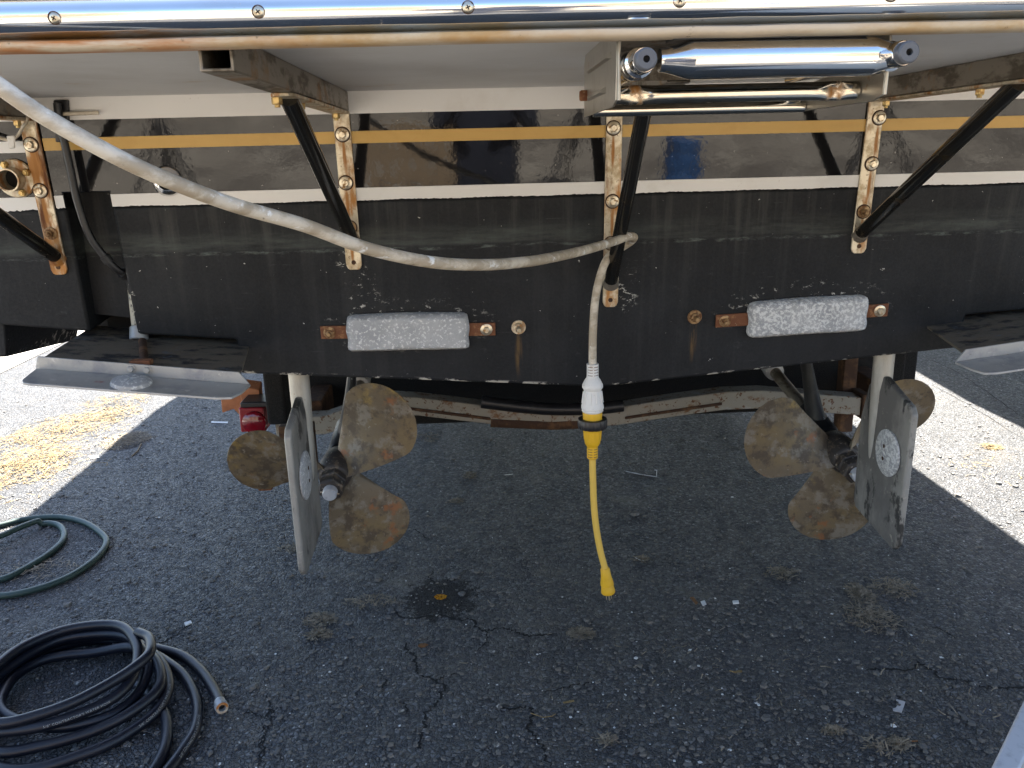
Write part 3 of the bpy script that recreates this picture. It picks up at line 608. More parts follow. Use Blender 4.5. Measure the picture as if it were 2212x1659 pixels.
def dented(x0, x1, y, z, r):
    V = []; F = []; n = 22; L = 60
    for i in range(L+1):
        x = x0+(x1-x0)*i/L; e = min(x-x0, x1-x)
        dent = math.exp(-((e-.030)/.013)**2)*.45
        for k in range(n):
            a_ = 2*math.pi*k/n; rr = r*(1-dent*max(0, -math.cos(a_)))
            V.append((x, y+rr*math.cos(a_), z+r*math.sin(a_)*(1+.15*dent)))
    for i in range(L):
        for k in range(n): F.append((i*n+k, i*n+(k+1) % n, (i+1)*n+(k+1) % n, (i+1)*n+k))
    return V, F+[tuple(range(n)), tuple(L*n+k for k in range(n))]
m_chrome_s = layered('stained_polished_tube', (.62,.57,.48), [dict(s=18, lo=.5, hi=.7, col=(.42,.32,.19), st=(.4,1,1), rough=.3), dict(s=12, lo=.0, hi=.01, col=(.34,.15,.03), rough=.6, metal=.2, mask=lambda t: t.math('MULTIPLY', t.math('ADD', t.near((XL+.032,1.08,s2.z), (.012,.06,.05), 1, .3), t.near((XR-.032,1.08,s2.z), (.014,.06,.05), 1, .3)), t.ramp(t.noise(60,4,.6), .35, .55)))], rough=.13, metal=1.0)
obj('step', dented(XL+.004, XR-.001, 1.095, s2.z, .0112), m_chrome_s, lad, smooth=50)
s3 = onY(1500,234,1.27)
obj('step', tube([(XL+.004,1.27,s3.z), ((XL+XR)/2,1.27,s3.z), (XR-.001,1.27,s3.z)], .0092, 20), m_chrome_s, lad, smooth=50)
obj('back_plate', box(XL+.006, XR-.003, 1.298, 1.304, 1.528, 1.5605), m_tube, lad)

# ---- hull anodes
def lumpy(cx, cz, w_, h_, th, tilt, seed):
    r_ = np.random.default_rng(seed); nx, nz = 36, 12; V = []; F = []
    ph = r_.random(8)*6.28; ct, st = math.cos(tilt), math.sin(tilt)
    for j in range(nz+1):
        for i in range(nx+1):
            u, v = -1+2*i/nx, -1+2*j/nz
            uu = u*(1-.018*abs(v)**8)*(1+.010*math.sin(5*v+ph[0])); vv = v*(1-.10*abs(u)**24)+.03*math.sin(3*u+ph[1])
            edge = max(abs(u)**30, abs(v)**12)
            d = th*(1-.40*edge)+.0009*math.sin(9*u+ph[2])*math.cos(4*v+ph[3])+r_.normal(0, .0005)-.006*u*u
            x, z = uu*w_/2, vv*h_/2
            V.append(TP(cx+x*ct-z*st, cz+x*st+z*ct, .004+d))
    n = len(V)
    for j in range(nz+1):
        for i in range(nx+1):
            if i in (0, nx) or j in (0, nz): pass
    for j in range(nz):
        for i in range(nx): k = j*(nx+1)+i; F.append((k, k+1, k+nx+2, k+nx+1))
    rim = [i for i in range(nx+1)]+[j*(nx+1)+nx for j in range(1, nz+1)]+[nz*(nx+1)+i for i in range(nx-1, -1, -1)]+[j*(nx+1) for j in range(nz-1, 0, -1)]
    base = []
    for q in rim:
        p = V[q]; off = (p-TP(p.x, p.z)).dot(TN); V.append(p-TN*(off-.003)); base.append(len(V)-1)
    for a_ in range(len(rim)):
        b2 = (a_+1) % len(rim); F.append((rim[a_], rim[b2], base[b2], base[a_]))
    return V, F
for (cx, cz, tilt, seed, m, x0, x1, lab) in ((-.172,1.022,-.012,3,m_zinc1,T(693,710).x,T(1070,706).x,'grey zinc anode bar bolted low on the transom at left'), (.802,1.029,.035,9,m_zinc2,T(1545,684).x,T(1915,670).x,'white crusted zinc anode bar on the transom at right')):
    an = obj('anode', lumpy(cx, cz, .292, .088, .034, tilt, seed), m, boat, smooth=45, label=lab)
    zz = lambda x: cz+(x-cx)*math.tan(tilt)
    poly = [(x0, zz(x0)+.016), (x0+.012, zz(x0)+.015), (x0+.012, zz(x0)+.006), (x0+.0, zz(x0)+.006)] if 0 else [(x0, zz(x0)-.016), (x1, zz(x1)-.016), (x1, zz(x1)+.016), (x0, zz(x0)+.016)]
    obj('mounting_strap', slab(poly, .009, .006), m_rust, an, bevel=.0015)
    for xx, me in ((x0+.022, stud_me), (x1-.022, bolt_me)):
        link('bolt', me, TP(xx, zz(xx), .009), an, qz(TN))
for px, py, m in ((1120,706,m_steel),(1500,684,m_bolt_r)):
    c = T(px, py)
    obj('stud', B(lathe([(.017,0),(.018,.001),(.017,.003)], TP(c.x, c.z, .002), TN, 24), lathe([(.0115,.003),(.0115,.011),(.009,.013)], TP(c.x, c.z, .002), TN, 6), lathe([(.0065,.013),(.0065,.028),(.005,.030)], TP(c.x, c.z, .002), TN, 14)), m, boat)

# ---- exhaust outlet and through-hull ring
c = T(35, 385)
ex = obj('exhaust_outlet', B(lathe([(.024,.002),(.041,.002),(.0425,.004),(.040,.0075),(.030,.009),(.0255,.011),(.0248,.038),(.0215,.038),(.0210,.002)], TP(c.x, c.z), TN, 40, False)), m_steel, boat, label='round stainless exhaust outlet with rust at the left edge')
obj('bore', lathe([(.0001,.003),(.0212,.003)], TP(c.x, c.z), TN, 24, False), m_dark, ex)
for a_ in (.4, 1.97, 3.54, 5.1): link('bolt', nut_me, TP(c.x+.033*math.cos(a_), c.z+.033*math.sin(a_), .006), ex, qz(TN))
c = T(362, 391)
th_ = obj('through_hull_ring', B(lathe([(.018,.012),(.0185,.014),(.026,.011),(.0335,.004),(.034,.001)], TP(c.x, c.z), TN, 36, False), lathe([(.018,.012),(.0178,.001)], TP(c.x, c.z), TN, 36, False)), m_chrome, boat)
obj('bore', lathe([(.0001,.002),(.0179,.002)], TP(c.x, c.z), TN, 24, False), m_dark, th_)

# ---- wires and actuator hose on the left
hp = catmull([T(134,222)+TN*.022, T(140,262)+TN*.024, T(152,310)+TN*.026, T(165,370)+TN*.026, T(178,430)+TN*.026, T(200,500)+TN*.022, T(225,545)+TN*.012, T(250,580)+TN*-.0, T(268,602)+TN*-.02, T(276,640)+TN*-.03], 6)
hy = obj('hydraulic_hose', tube(hp, .0085, 14), m_rubber, boat, smooth=60)
obj('hose_clamp', tube([hp[37], hp[39]], .0115, 14), m_blackpaint, hy)
obj('hose_clamp', tube([hp[45], hp[47]], .013, 14), m_blackpaint, hy)
q0, q1 = T(119,216), T(150,306)
obj('hose_cover', slab([(q0.x, q0.z), (q0.x+.032, q0.z), (q1.x+.004, q1.z), (q1.x-.026, q1.z)], .011, .010), m_rubber, boat, bevel=.003)
obj('wire_stub', tube([T(116,246)+TN*.014, T(160,245)+TN*.018, T(217,243)+TN*.010], .0042, 10), m_cord, boat)
wr = catmull([T(-30,286)+TN*.03, T(10,297)+TN*.02, T(30,301)+TN*.02, T(48,292)+TN*.02, T(60,272)+TN*.02, T(72,262)+TN*.03, T(90,250)+TN*.06], 6)
wi = obj('wire', tube(wr, .0034, 10), m_cord, boat, smooth=60)
obj('wire_clip', B(slab([(T(27,291).x,T(27,291).z),(T(46,291).x,T(46,291).z),(T(46,318).x,T(46,318).z),(T(34,320).x,T(34,320).z)], .028, .005)), m_conn, wi, bevel=.003)

# ---- trim tabs
tabbolt_me = mesh_of('tab_bolt', B(lathe([(.0105,0),(.0105,.002)], (0,0,0), (0,0,1), 18), lathe([(.0075,.002),(.0075,.006),(.006,.0075)], (0,0,0), (0,0,1), 6)), m_tabf)
def tab(side):
    mx = (lambda v: Vector((2*XC-v.x-.05, v.y, v.z-.004))) if side > 0 else (lambda v: v)
    h0, h1 = T(150, 722)+TN*-.13, T(515, 741)+TN*-.13
    h0.z = T(150, 722).z-.004; h1.z = T(515, 741).z-.004
    f = [onY(83,769,1.75), onY(517,803,1.75), onY(540,829,1.75), onY(79,795,1.75)]
    lab = 'left trim tab plate with bare metal trailing edge' if side < 0 else 'right trim tab partly outside the frame'
    pn = [mx(v) for v in (h0, h1, Vector((f[1].x,1.757,f[1].z-.006)), Vector((f[0].x,1.757,f[0].z-.008)))]
    tb = obj('trim_tab', prism(pn, (0,0,-.006)), m_tabp, boat, bevel=.001, label=lab)
    V = [];
    fl_ = [mx(v) for v in f]
    obj('upright_flange', prism(fl_, (0,-.005,.0)), m_tabf, tb, bevel=.001)
    o = [onY(79,795.5,1.744), onY(48,820,1.672), onY(49,826,1.662), onY(62,828,1.66), onY(470,859,1.66), onY(500,858,1.662), onY(522,847,1.69), onY(541,830,1.744)]
    obj('trailing_plate', prism([mx(v) for v in o], (0,0,-.005)), m_tabf, tb, bevel=.001)
    pn_ = (o[4]-o[2]).cross(o[0]-o[2]).normalized()
    if pn_.z < 0: pn_ = -pn_
    cc = onY(284,829,1.700)
    pn2 = Vector((pn_.x if side < 0 else -pn_.x, pn_.y, pn_.z))
    az = obj('anode_disc', lathe([(.040,-.004),(.041,.002),(.038,.008),(.030,.011),(.006,.012),(.005,.009),(.0001,.009)], mx(cc), pn2, 32, False), m_zinc1, tb)
    for px in (283, 318):
        p = onY(px, 797 if px < 300 else 799, 1.745); link('bolt', tabbolt_me, mx(p), tb, qz((0,-1,0)))
    # actuator
    if side > 0: return
    cyl = [TP(pB1.x-.035, 1.20, -.06), TP(pB1.x-.022, 1.10, -.045), TP(pB1.x-.012, 1.035, -.03)]
    obj('actuator', tube([mx(v) for v in (T(272,600)+TN*-.045, T(290,712)+TN*-.030)], .0165, 18), m_flake, tb)
    obj('actuator_cap', tube([mx(v) for v in (T(291,713)+TN*-.028, T(296,738)+TN*-.012)], .0215, 20), m_tabf, tb, bevel=.003)
    obj('actuator_rod', tube([mx(v) for v in (T(304,738)+TN*-.01, onY(312,786,1.775))], .0095, 14), m_rusty, tb)
    p = mx(onY(305,783,1.77)); obj('clevis', box(p.x-.022, p.x+.022, p.y-.012, p.y+.012, p.z-.006, p.z+.006), m_rust, tb, bevel=.002)
tab(-1); tab(1)

# ---- rudders
def rudder(X, lab):
    Yl, Yt_ = 2.160, 1.900
    o = [(2.085,.842),(2.050,.842),(1.915,.803),(1.900,.785),(1.908,.43),(1.925,.410),(2.150,.432),(2.165,.45),(2.165,.70),(2.135,.80)]
    V = []; F = []; n = len(o)
    # foil: thick near the stock, thinner at both edges
    ins = [(2.085+(y-2.085)*.55, .63+(z-.63)*.8) for y, z in o]
    for s_ in (-1, 1):
        V += [Vector((X+s_*.0085, y, z)) for y, z in o]+[Vector((X+s_*.0135, y, z)) for y, z in ins]
    for s_ in (0, 1):
        b_ = s_*2*n; F += [tuple(b_+n+i for i in range(n))]+[(b_+i, b_+(i+1) % n, b_+n+(i+1) % n, b_+n+i) for i in range(n)]
    F += [(i, (i+1) % n, 2*n+(i+1) % n, 2*n+i) for i in range(n)]
    rd = obj('rudder', (V, F), m_rudder, boat, smooth=25, bevel=.005, segs=3, label=lab)
    obj('rudder_stock', lathe([(.026,.33),(.026,.03),(.0235,-.06),(.019,-.15),(.015,-.19),(.008,-.215)], (X, 2.085, .80), (0,0,1), 24), m_stock, rd)
    ds = 1 if X < XC else -1
    for s_ in (ds,):
        obj('anode_disc', lathe([(.062,0),(.062,.004),(.056,.007),(.012,.0085),(.011,.006),(.0001,.006)], (X+s_*.0125, 1.99, .655), (s_,0,0), 36, False), m_zinc1 if X < XC else m_zinc2, rd)
        for dz in (-.018, .016): link('screw_hole', hole_me, (X+s_*.0212, 1.998, .655+dz), rd, qz((s_,0,0)))
rudder(-.468, 'left grey rudder blade with a round zinc disc'); rudder(1.062, 'right grey rudder blade with a round crusted zinc disc')

# ---- shafts and propellers
AFT = Vector((0,-1,-.17)).normalized(); UPL = Vector((1,0,0)).cross(AFT)*-1
if UPL.z < 0: UPL = -UPL
def blade_vf(ang, hand):
    R0, RM, R1, P = .038, .236, .322, .40
    nr, ns = 22, 16; V = []; F = []
    def wid(r):
        if r > RM: return .128*max(0, 1-((r-RM)/(R1-RM))**2.3)**.5
        t = (r-R0)/(RM-R0); return .026+(.128-.026)*(t**.9)
    for side in (0, 1):
        for i in range(nr+1):
            u = i/nr; r = R0+(R1-R0)*(1-(1-u)**1.6); hw = max(wid(r), .0006)
            for j in range(ns+1):
                s_ = -1+2*j/ns; th = hw*s_/r
                th = max(-1.25, min(1.25, th)); sk = -.10*hand*((r-R0)/(R1-R0))**2
                a_ = ang+th*1.0+sk; ax = hand*P*th/(2*math.pi)
                thk = (.0035+.010*(1-(r-R0)/(R1-R0))**2)*(1-.75*abs(s_)**3)+(.030*math.exp(-(r-R0)/.022))*(1-.5*abs(s_))
                V.append(Vector((r*math.cos(a_), r*math.sin(a_), ax+(thk/2 if side else -thk/2))))
    m_ = (nr+1)*(ns+1)
    for side in (0, 1):
        for i in range(nr):
            for j in range(ns): k = side*m_+i*(ns+1)+j; F.append((k, k+1, k+ns+2, k+ns+1))
    for i in range(nr):
        for j in (0, ns): k = i*(ns+1)+j; F.append((k, k+ns+1, k+ns+1+m_, k+m_))
    for i in (0, nr):
        for j in range(ns): k = i*(ns+1)+j; F.append((k, k+1, k+1+m_, k+m_))
    return V, F
def propeller(c, hand, angs, lab):
    c = Vector(c)
    W = lambda v: c+Vector((1,0,0))*v.x+UPL*v.y+AFT*v.z
    hub = obj('propeller', lathe([(.036,-.080),(.046,-.064),(.052,-.02),(.051,.015),(.046,.042),(.042,.050),(.036,.052)], c, AFT, 28), m_hub, boat, smooth=50, label=lab)
    for a_ in angs:
        V, F = blade_vf(rad(a_), hand)
        obj('blade', ([W(v) for v in V], F), m_bronze, hub, smooth=60)
    obj('hub_nut', lathe([(.036,.050),(.0405,.055),(.0405,.076),(.036,.080),(.036,.082),(.0395,.085),(.0395,.112),(.034,.118)], c, AFT, 6, True, .3), m_hub, hub, smooth=30)
    obj('shaft_end', lathe([(.021,.10),(.021,.136),(.019,.140),(.003,.140),(.002,.138)], c, AFT, 24), m_alu, hub)
    obj('cotter_pin', tube([c+AFT*.128+Vector((-.027,0,.004)), c+AFT*.128+Vector((.027,0,-.004))], .0022, 8), m_steel, hub)
def shaft(c, side):
    c = Vector(c)
    sh = obj('propeller_shaft', tube([c, c-AFT*1.7], .021, 20), m_tube, boat, smooth=60)
    obj('bearing_barrel', lathe([(.036,.10),(.041,.115),(.041,.27),(.034,.285)], c, -AFT, 24), m_blackpaint, sh, smooth=50)
    k = c-AFT*.19
    top = k+Vector((-.055*side, .10, .36))
    wv = Vector((0, 1, .17)).normalized()
    def foil(p, a_, b2): return [p+wv*(a_*math.cos(6.283*i/14))+Vector((b2*math.sin(6.283*i/14), 0, 0)) for i in range(14)]
    ring = [foil(k+(top-k)*t_, .055-.015*t_+.02*(1-t_)**3, .013+.02*(1-t_)**4) for t_ in (0, .08, .2, .4, .7, 1)]
    V = [p for r in ring for p in r]; F = []
    for i in range(5):
        for j in range(14): F.append((i*14+j, i*14+(j+1) % 14, (i+1)*14+(j+1) % 14, (i+1)*14+j))
    obj('shaft_strut', (V, F), m_blackpaint, sh, smooth=60)
    obj('shaft_collar', lathe([(.022,.60),(.033,.605),(.036,.63),(.033,.69),(.035,.70),(.022,.705)], c, -AFT, 24), m_tabf, sh, smooth=40)
HL, HR = Vector((-.447,2.37,.520)), Vector((1.100,2.37,.512))
propeller(HL, -1, (45,166,290), 'left brown patinated three-bladed propeller'); propeller(HR, 1, (46,166,272), 'right brown patinated three-bladed propeller')
shaft(HL, -1); shaft(HR, 1)

# ================================================================== TRAILER
tr = thing('boat_trailer', (XC, 3.2, 0), 'rusty galvanised boat trailer frame under the black hull', 'trailer')
def beam_pts(L): return [onY(px, py, Y) for px, py, Y in L]
def cbeam(L, hh, dd, name, m):
    P = beam_pts(L); V = []; F = []; n = len(P)
    for p in P:
        for dy, dz in ((-dd,-hh),(dd,-hh),(dd,hh),(-dd,hh)): V.append(p+Vector((0,dy,dz)))
    for i in range(n-1):
        for k in range(4): F.append((4*i+k, 4*i+(k+1) % 4, 4*i+4+(k+1) % 4, 4*i+4+k))
    F += [(3,2,1,0), (4*n-4, 4*n-3, 4*n-2, 4*n-1)]
    return obj(name, (V, F), m, tr, bevel=.004)
YB = 3.05
cb = cbeam([(600,915,YB),(705,912,YB),(835,868,YB),(905,872,YB),(1080,893,YB),(1200,899,YB),(1330,893,YB),(1470,872,YB),(1560,860,YB),(1640,857,YB),(1850,872,YB)], .036, .04, 'crossbeam', m_galv)
cbeam([(840,877,YB-.045),(1060,905,YB-.045)], .006, .004, 'beam_rib', m_rusty); cbeam([(1350,903,YB-.045),(1560,872,YB-.045)], .006, .004, 'beam_rib', m_rusty)
obj('rubber_pad', tube(catmull(beam_pts([(1040,868,YB-.045),(1140,880,YB-.05),(1210,884,YB-.05),(1290,882,YB-.05),(1345,876,YB-.045)]), 5), .024, 16), m_rubber, tr, smooth=60)
obj('rusty_channel', cbeam_v if False else tube(beam_pts([(1060,912,YB-.03),(1190,918,YB-.03),(1290,914,YB-.03)]), .02, 8), m_rusty, tr)
for sx, X in ((-1, -.66), (1, 1.60)):
    obj('frame_rail', box(X-.04, X+.04, 3.12, 9.5, .42, .52), m_rusty, tr, bevel=.006)
    obj('bunk', box(XC+sx*.55-.05, XC+sx*.55+.05, 3.4, 8.5, .60, .66), m_carpet, tr, bevel=.008)
    for wy in (6.2, 7.1):
        wh = obj('wheel', lathe([(.16,-.10),(.30,-.10),(.335,-.07),(.335,.07),(.30,.10),(.16,.10)], (X+sx*.2, wy, .335), (1,0,0), 28), m_rubber, tr)
        obj('rim', lathe([(.03,-.06),(.16,-.08),(.16,.08),(.03,.06)], (X+sx*.2, wy, .335), (1,0,0), 20), m_galv, wh)
obj('dark_gap_board', box(-.80, 1.86, 3.36, 3.46, .33, .585), m_carpet, tr, bevel=.01, label='black carpeted board added under the hull to darken the gap')  # made-up board; hides lit ground so the gap under the hull stays black
# carpeted guide on the left, tail lamp, board
a, b_ = onY(566,812,2.62), onY(621,918,2.62)
obj('guide_post', box(a.x, b_.x, 2.62, 2.76, b_.z, a.z+.10), m_carpet, tr, bevel=.012, segs=3, label='black carpeted guide post beside the left rudder')
a, b_ = onY(620,922,2.66), onY(680,1000,2.66)
obj('post_arm', box(a.x-.03, b_.x, 2.66, 2.72, b_.z-.02, a.z), m_rusty, tr, bevel=.003)
lo, hi = onY(521,940,2.95), onY(563,880,2.95)
lm = obj('tail_lamp', box(lo.x, hi.x+.01, 2.95, 3.05, lo.z+.01, hi.z), m_redh, tr, bevel=.006, label='red trailer tail lamp behind the left propeller')
cc = onY(550,912,2.95); obj('lens', lathe([(.044,0),(.043,.010),(.034,.016),(.010,.019),(.0001,.0195)], (cc.x, 2.951, cc.z), (0,-1,0), 30, False), m_red, lm)
obj('lamp_cap', box(lo.x+.01, hi.x+.06, 2.945, 3.06, hi.z+.001, hi.z+.022), m_rubber, lm, bevel=.004)
bq = [onY(477,862,3.05), onY(500,858,3.05), onY(512,835,3.05), onY(560,842,3.05), onY(562,872,3.05), onY(520,900,3.05), onY(505,884,3.05), onY(480,892,3.05)]
obj('guard_board', prism(bq, (0,.05,.02)), m_orange, tr, bevel=.003, label='orange-brown board behind the left trim tab')
bx_ = onY(556,1043,2.9), onY(587,1060,2.9)
obj('bracket_foot', box(bx_[0].x, bx_[1].x, 2.9, 2.98, bx_[1].z, bx_[0].z+.06), m_rust, tr, bevel=.003)
e_ = onY(1850,872,YB)
obj('beam_end', box(e_.x+.001, e_.x+.03, YB-.05, YB+.05, e_.z-.05, e_.z+.05), m_rusty, tr, bevel=.004)
# rusty upright at the right behind the propeller
u0, u1 = onY(1838,800,3.0), onY(1862,925,3.0)
obj('upright', box(u0.x+.02, u0.x+.075, 3.10, 3.16, u1.z-.05, u0.z+.1), m_rusty, tr, bevel=.004)
a, b_ = onY(1925,790,2.72), onY(1952,842,2.72)
obj('guide_post', box(a.x, b_.x, 2.72, 2.80, b_.z-.12, a.z+.10), m_carpet, tr, bevel=.012, segs=3, label='black carpeted guide post behind the right rudder')

# ================================================================== SHORE POWER CORD
cp = [(-1.30,1.35,1.617), (-1.22,1.12,1.617), (-1.14,.98,1.622), (-1.02,.90,1.640), (-.86,.86,1.635)]
cp = [Vector(p) for p in cp]
for px, py, Y in ((-250,25,.90),(-120,108,.935),(0,187,.945),(82,243,.95),(191,306,.965),(300,362,.99),(409,408,1.03),(518,447,1.08),(658,487,1.14),(794,537,1.20),(930,566,1.26),(1040,572,1.33),(1120,567,1.42),(1179,559,1.50),(1261,541,1.66),(1325,522,1.80),(1352,512,1.845),(1369,512,1.885),(1362,522,1.918),(1342,535,1.925),(1322,548,1.918),(1306,570,1.905),(1293,610,1.895),(1285,655,1.888),(1281,715,1.882),(1280,770,1.88),(1280,800,1.88)):
    cp.append(onY(px, py, Y))
cpath = catmull(cp, 8)
cord = obj('shore_power_cord', tube(cpath, .0093, 16), m_cord, smooth=70, label='dirty off-white shore power cord looped round the central strut', cat='cord')
e = cpath[-1]; Z = e.z
dn = Vector((0,0,-1))
ztop = onY(1280,786,1.88).z
def zz_(py): return onY(1280, py, 1.88).z
XW = onY(1280,840,1.88).x; YW = 1.88
def rev(pp): return [(r, ztop-zz_(py)) for r, py in pp]
body = B(lathe(rev([(.0102,785),(.0140,786),(.0140,812),(.0150,816),(.0185,820),(.0245,831),(.0245,836),(.0205,842),(.0215,852),(.0245,870),(.0268,876),(.0268,881),(.0250,883),(.0258,886),(.0235,889)]), (XW,YW,ztop), dn, 32))
cn = obj('connector', body, m_conn, cord, smooth=35, label='ribbed white connector at the lower end of the cord')
for k in range(10):
    a_ = 6.283*k/10
    p0, p1 = Vector((XW+.0213*math.cos(a_), YW+.0213*math.sin(a_), zz_(845))), Vector((XW+.0248*math.cos(a_), YW+.0248*math.sin(a_), zz_(870)))
    obj('grip_rib', tube([p0, p1], .0018, 6), m_conn, cn)
for k in range(4):
    z_ = zz_(791+6*k)
    for s_ in (-1, 1):
        ang = [-1.57+s_*t_ for t_ in (.12, .5, .95)]
        obj('grip_slot', tube([Vector((XW+.0140*math.cos(t_), YW+.0140*math.sin(t_), z_)) for t_ in ang], .0009, 5), m_slot, cn)
# yellow adapter pigtail
yp = catmull([onY(1280,975,1.88), onY(1280,1000,1.88), onY(1281,1040,1.88), onY(1283,1090,1.88), onY(1288,1140,1.88), onY(1297,1190,1.878), onY(1306,1225,1.876), onY(1311,1250,1.875)], 6)
ad = obj('power_adapter', tube(yp, .0082, 16), m_yelc, smooth=70, label='yellow pigtail adapter hanging from the white connector', cat='adapter')
hd = obj('adapter_head', lathe(rev([(.0225,884),(.0232,886),(.0232,899),(.0228,901),(.0232,903),(.0232,908),(.0300,909),(.0300,914),(.0265,924),(.0245,926),(.0215,928),(.0195,950),(.0185,957),(.0150,962),(.0132,964),(.0132,988),(.0115,990)]), (XW,YW,ztop), dn, 32), m_yel, ad, smooth=35)
rg = []
n = 48
prof = [(.0262,903),(.0345,904),(.0358,908),(.0358,919),(.0340,923),(.0262,924)]
V = []; F = []
for i, (r, py) in enumerate(prof):
    for k in range(n):
        a_ = 6.283*k/n; rr = r-(.0016 if (k % 4 == 0 and 0 < i < 5) else 0)
        V.append((XW+rr*math.cos(a_), YW+rr*math.sin(a_), zz_(py)))
for i in range(len(prof)):
    i2 = (i+1) % len(prof)
    for k in range(n): F.append((i*n+k, i*n+(k+1) % n, i2*n+(k+1) % n, i2*n+k))
obj('locking_ring', (V, F), m_rubber, ad, smooth=25, label='black ridged locking ring')
for k in range(10):
    a_ = 6.283*k/10+.3
    obj('grip_rib', tube([Vector((XW+.0212*math.cos(a_), YW+.0212*math.sin(a_), zz_(930))), Vector((XW+.0193*math.cos(a_), YW+.0193*math.sin(a_), zz_(950)))], .0016, 6), m_yel, hd)
for k in range(4):
    z_ = zz_(968+5.5*k)
    for s_ in (-1, 1):
        obj('grip_slot', tube([Vector((XW+.0132*math.cos(-1.57+s_*t_), YW+.0132*math.sin(-1.57+s_*t_), z_)) for t_ in (.12,.5,.95)], .0009, 5), m_slot, hd)
pd = (yp[-1]-yp[-8]).normalized(); pd = (pd*.7+Vector((.02,0,-1))*.4).normalized()
p0 = yp[-6]
L = .066
pg = obj('plug', lathe([(.0100,-.004),(.0118,.0),(.0130,.018),(.0165,.036),(.0168,.043),(.0150,.045),(.0160,.049),(.0178,.060),(.0178,.064),(.0165,.066)], p0, pd, 26), m_yel, ad, smooth=35)
sx_ = Vector((1,0,0)); sx_ = (sx_-pd*sx_.dot(pd)).normalized(); sy_ = pd.cross(sx_)
for s_ in (-1, 1):
    cpt = p0+pd*.066+sx_*(.0065*s_)
    obj('prong', hexa([cpt+sx_*a_*.0008+sy_*b2*.0032+pd*h for h in (-.002, .017) for a_, b2 in ((-1,-1),(1,-1),(1,1),(-1,1))]), m_bolt, pg)
obj('prong', tube([p0+pd*.064+sy_*.007, p0+pd*.083+sy_*.007], .0024, 10), m_bolt, pg)

# ================================================================== HOSES
hr = .0146
def hp_(L): return [onZ(*C4(x, y, 0, 2199), z) for x, y, z in L]
main = [(1745,1150,.016),(1700,1050,.013),(1600,900,.012),(1450,775,.012),(1250,715,.012),(1000,660,.012),(700,650,.012),(350,740,.012),(50,910,.012),(-250,1150,.012),(-300,1450,.012),(-50,1640,.012),(250,1670,.012),(600,1570,.012),(900,1450,.014),(1200,1250,.022),(1320,1080,.03),(1330,950,.032),(1260,800,.036),(1120,690,.038),(900,615,.038),(600,640,.036),(400,690,.036),(150,840,.036),(0,1000,.034),(-200,1210,.03),(-250,1420,.026),(0,1530,.026),(300,1490,.024),(700,1380,.024),(1000,1240,.036),(1240,1050,.05),(1270,900,.056),(1200,770,.058),(1040,700,.056),(750,745,.03),(500,770,.03),(300,820,.032),(110,940,.034),(10,1100,.034),(10,1200,.034),(130,1280,.034),(400,1335,.03),(650,1310,.03),(900,1230,.034),(1070,1090,.04),(1150,950,.05),(1170,830,.062),(1110,700,.066),(980,610,.064),(750,600,.06),(450,650,.06),(150,810,.06),(-120,1020,.06),(-250,1220,.058),(-150,1360,.056),(80,1365,.056),(400,1310,.058),(820,1150,.062),(1010,1000,.072),(1085,830,.080),(1080,680,.088),(980,550,.090),(800,525,.088),(500,570,.086),(200,690,.086),(0,830,.086),(-220,1050,.084),(-250,1230,.082),(0,1305,.080),(300,1240,.080),(600,1130,.084),(900,970,.092),(1080,850,.104),(1185,745,.108),(1180,630,.104),(1090,585,.10)]
mp = catmull(hp_(main), 7)
hose = obj('water_hose', B(tube(mp, hr, 14)), m_hose, smooth=70, label='coiled blue-black rubber water hose on the asphalt at lower left', cat='hose', org=onZ(150,1480))
tail = catmull(hp_([(900,700,.014),(1150,730,.014),(1350,840,.014),(1480,960,.012),(1560,1150,.012),(1545,1350,.012),(1440,1530,.012),(1330,1680,.012),(1180,1850,.012),(1080,1860,.012),(1130,1780,.012),(1230,1659,.012),(1310,1480,.012),(1320,1300,.012),(1270,1180,.012),(1150,1040,.012),(1000,960,.012)]), 7)
obj('hose_tail', tube(tail, hr, 14), m_hose, hose, smooth=70)
fd = (mp[0]-mp[3]).normalized()
ft = obj('hose_fitting', B(lathe([(.0142,-.012),(.0150,-.011),(.0150,.004),(.0142,.006)], mp[0], fd, 24), lathe([(.0160,.006),(.0182,.008),(.0182,.020),(.0168,.024),(.0095,.024),(.0095,.008)], mp[0], fd, 8, False)), m_tabf, hose, smooth=30, label='silver metal hose end fitting')
obj('bore', lathe([(.0001,.012),(.0095,.012)], mp[0], fd, 16, False), m_dark, ft)
obj('washer', lathe([(.0098,.0235),(.0098,.0246),(.0160,.0246),(.0160,.0235)], mp[0], fd, 24, False), m_lip, ft)
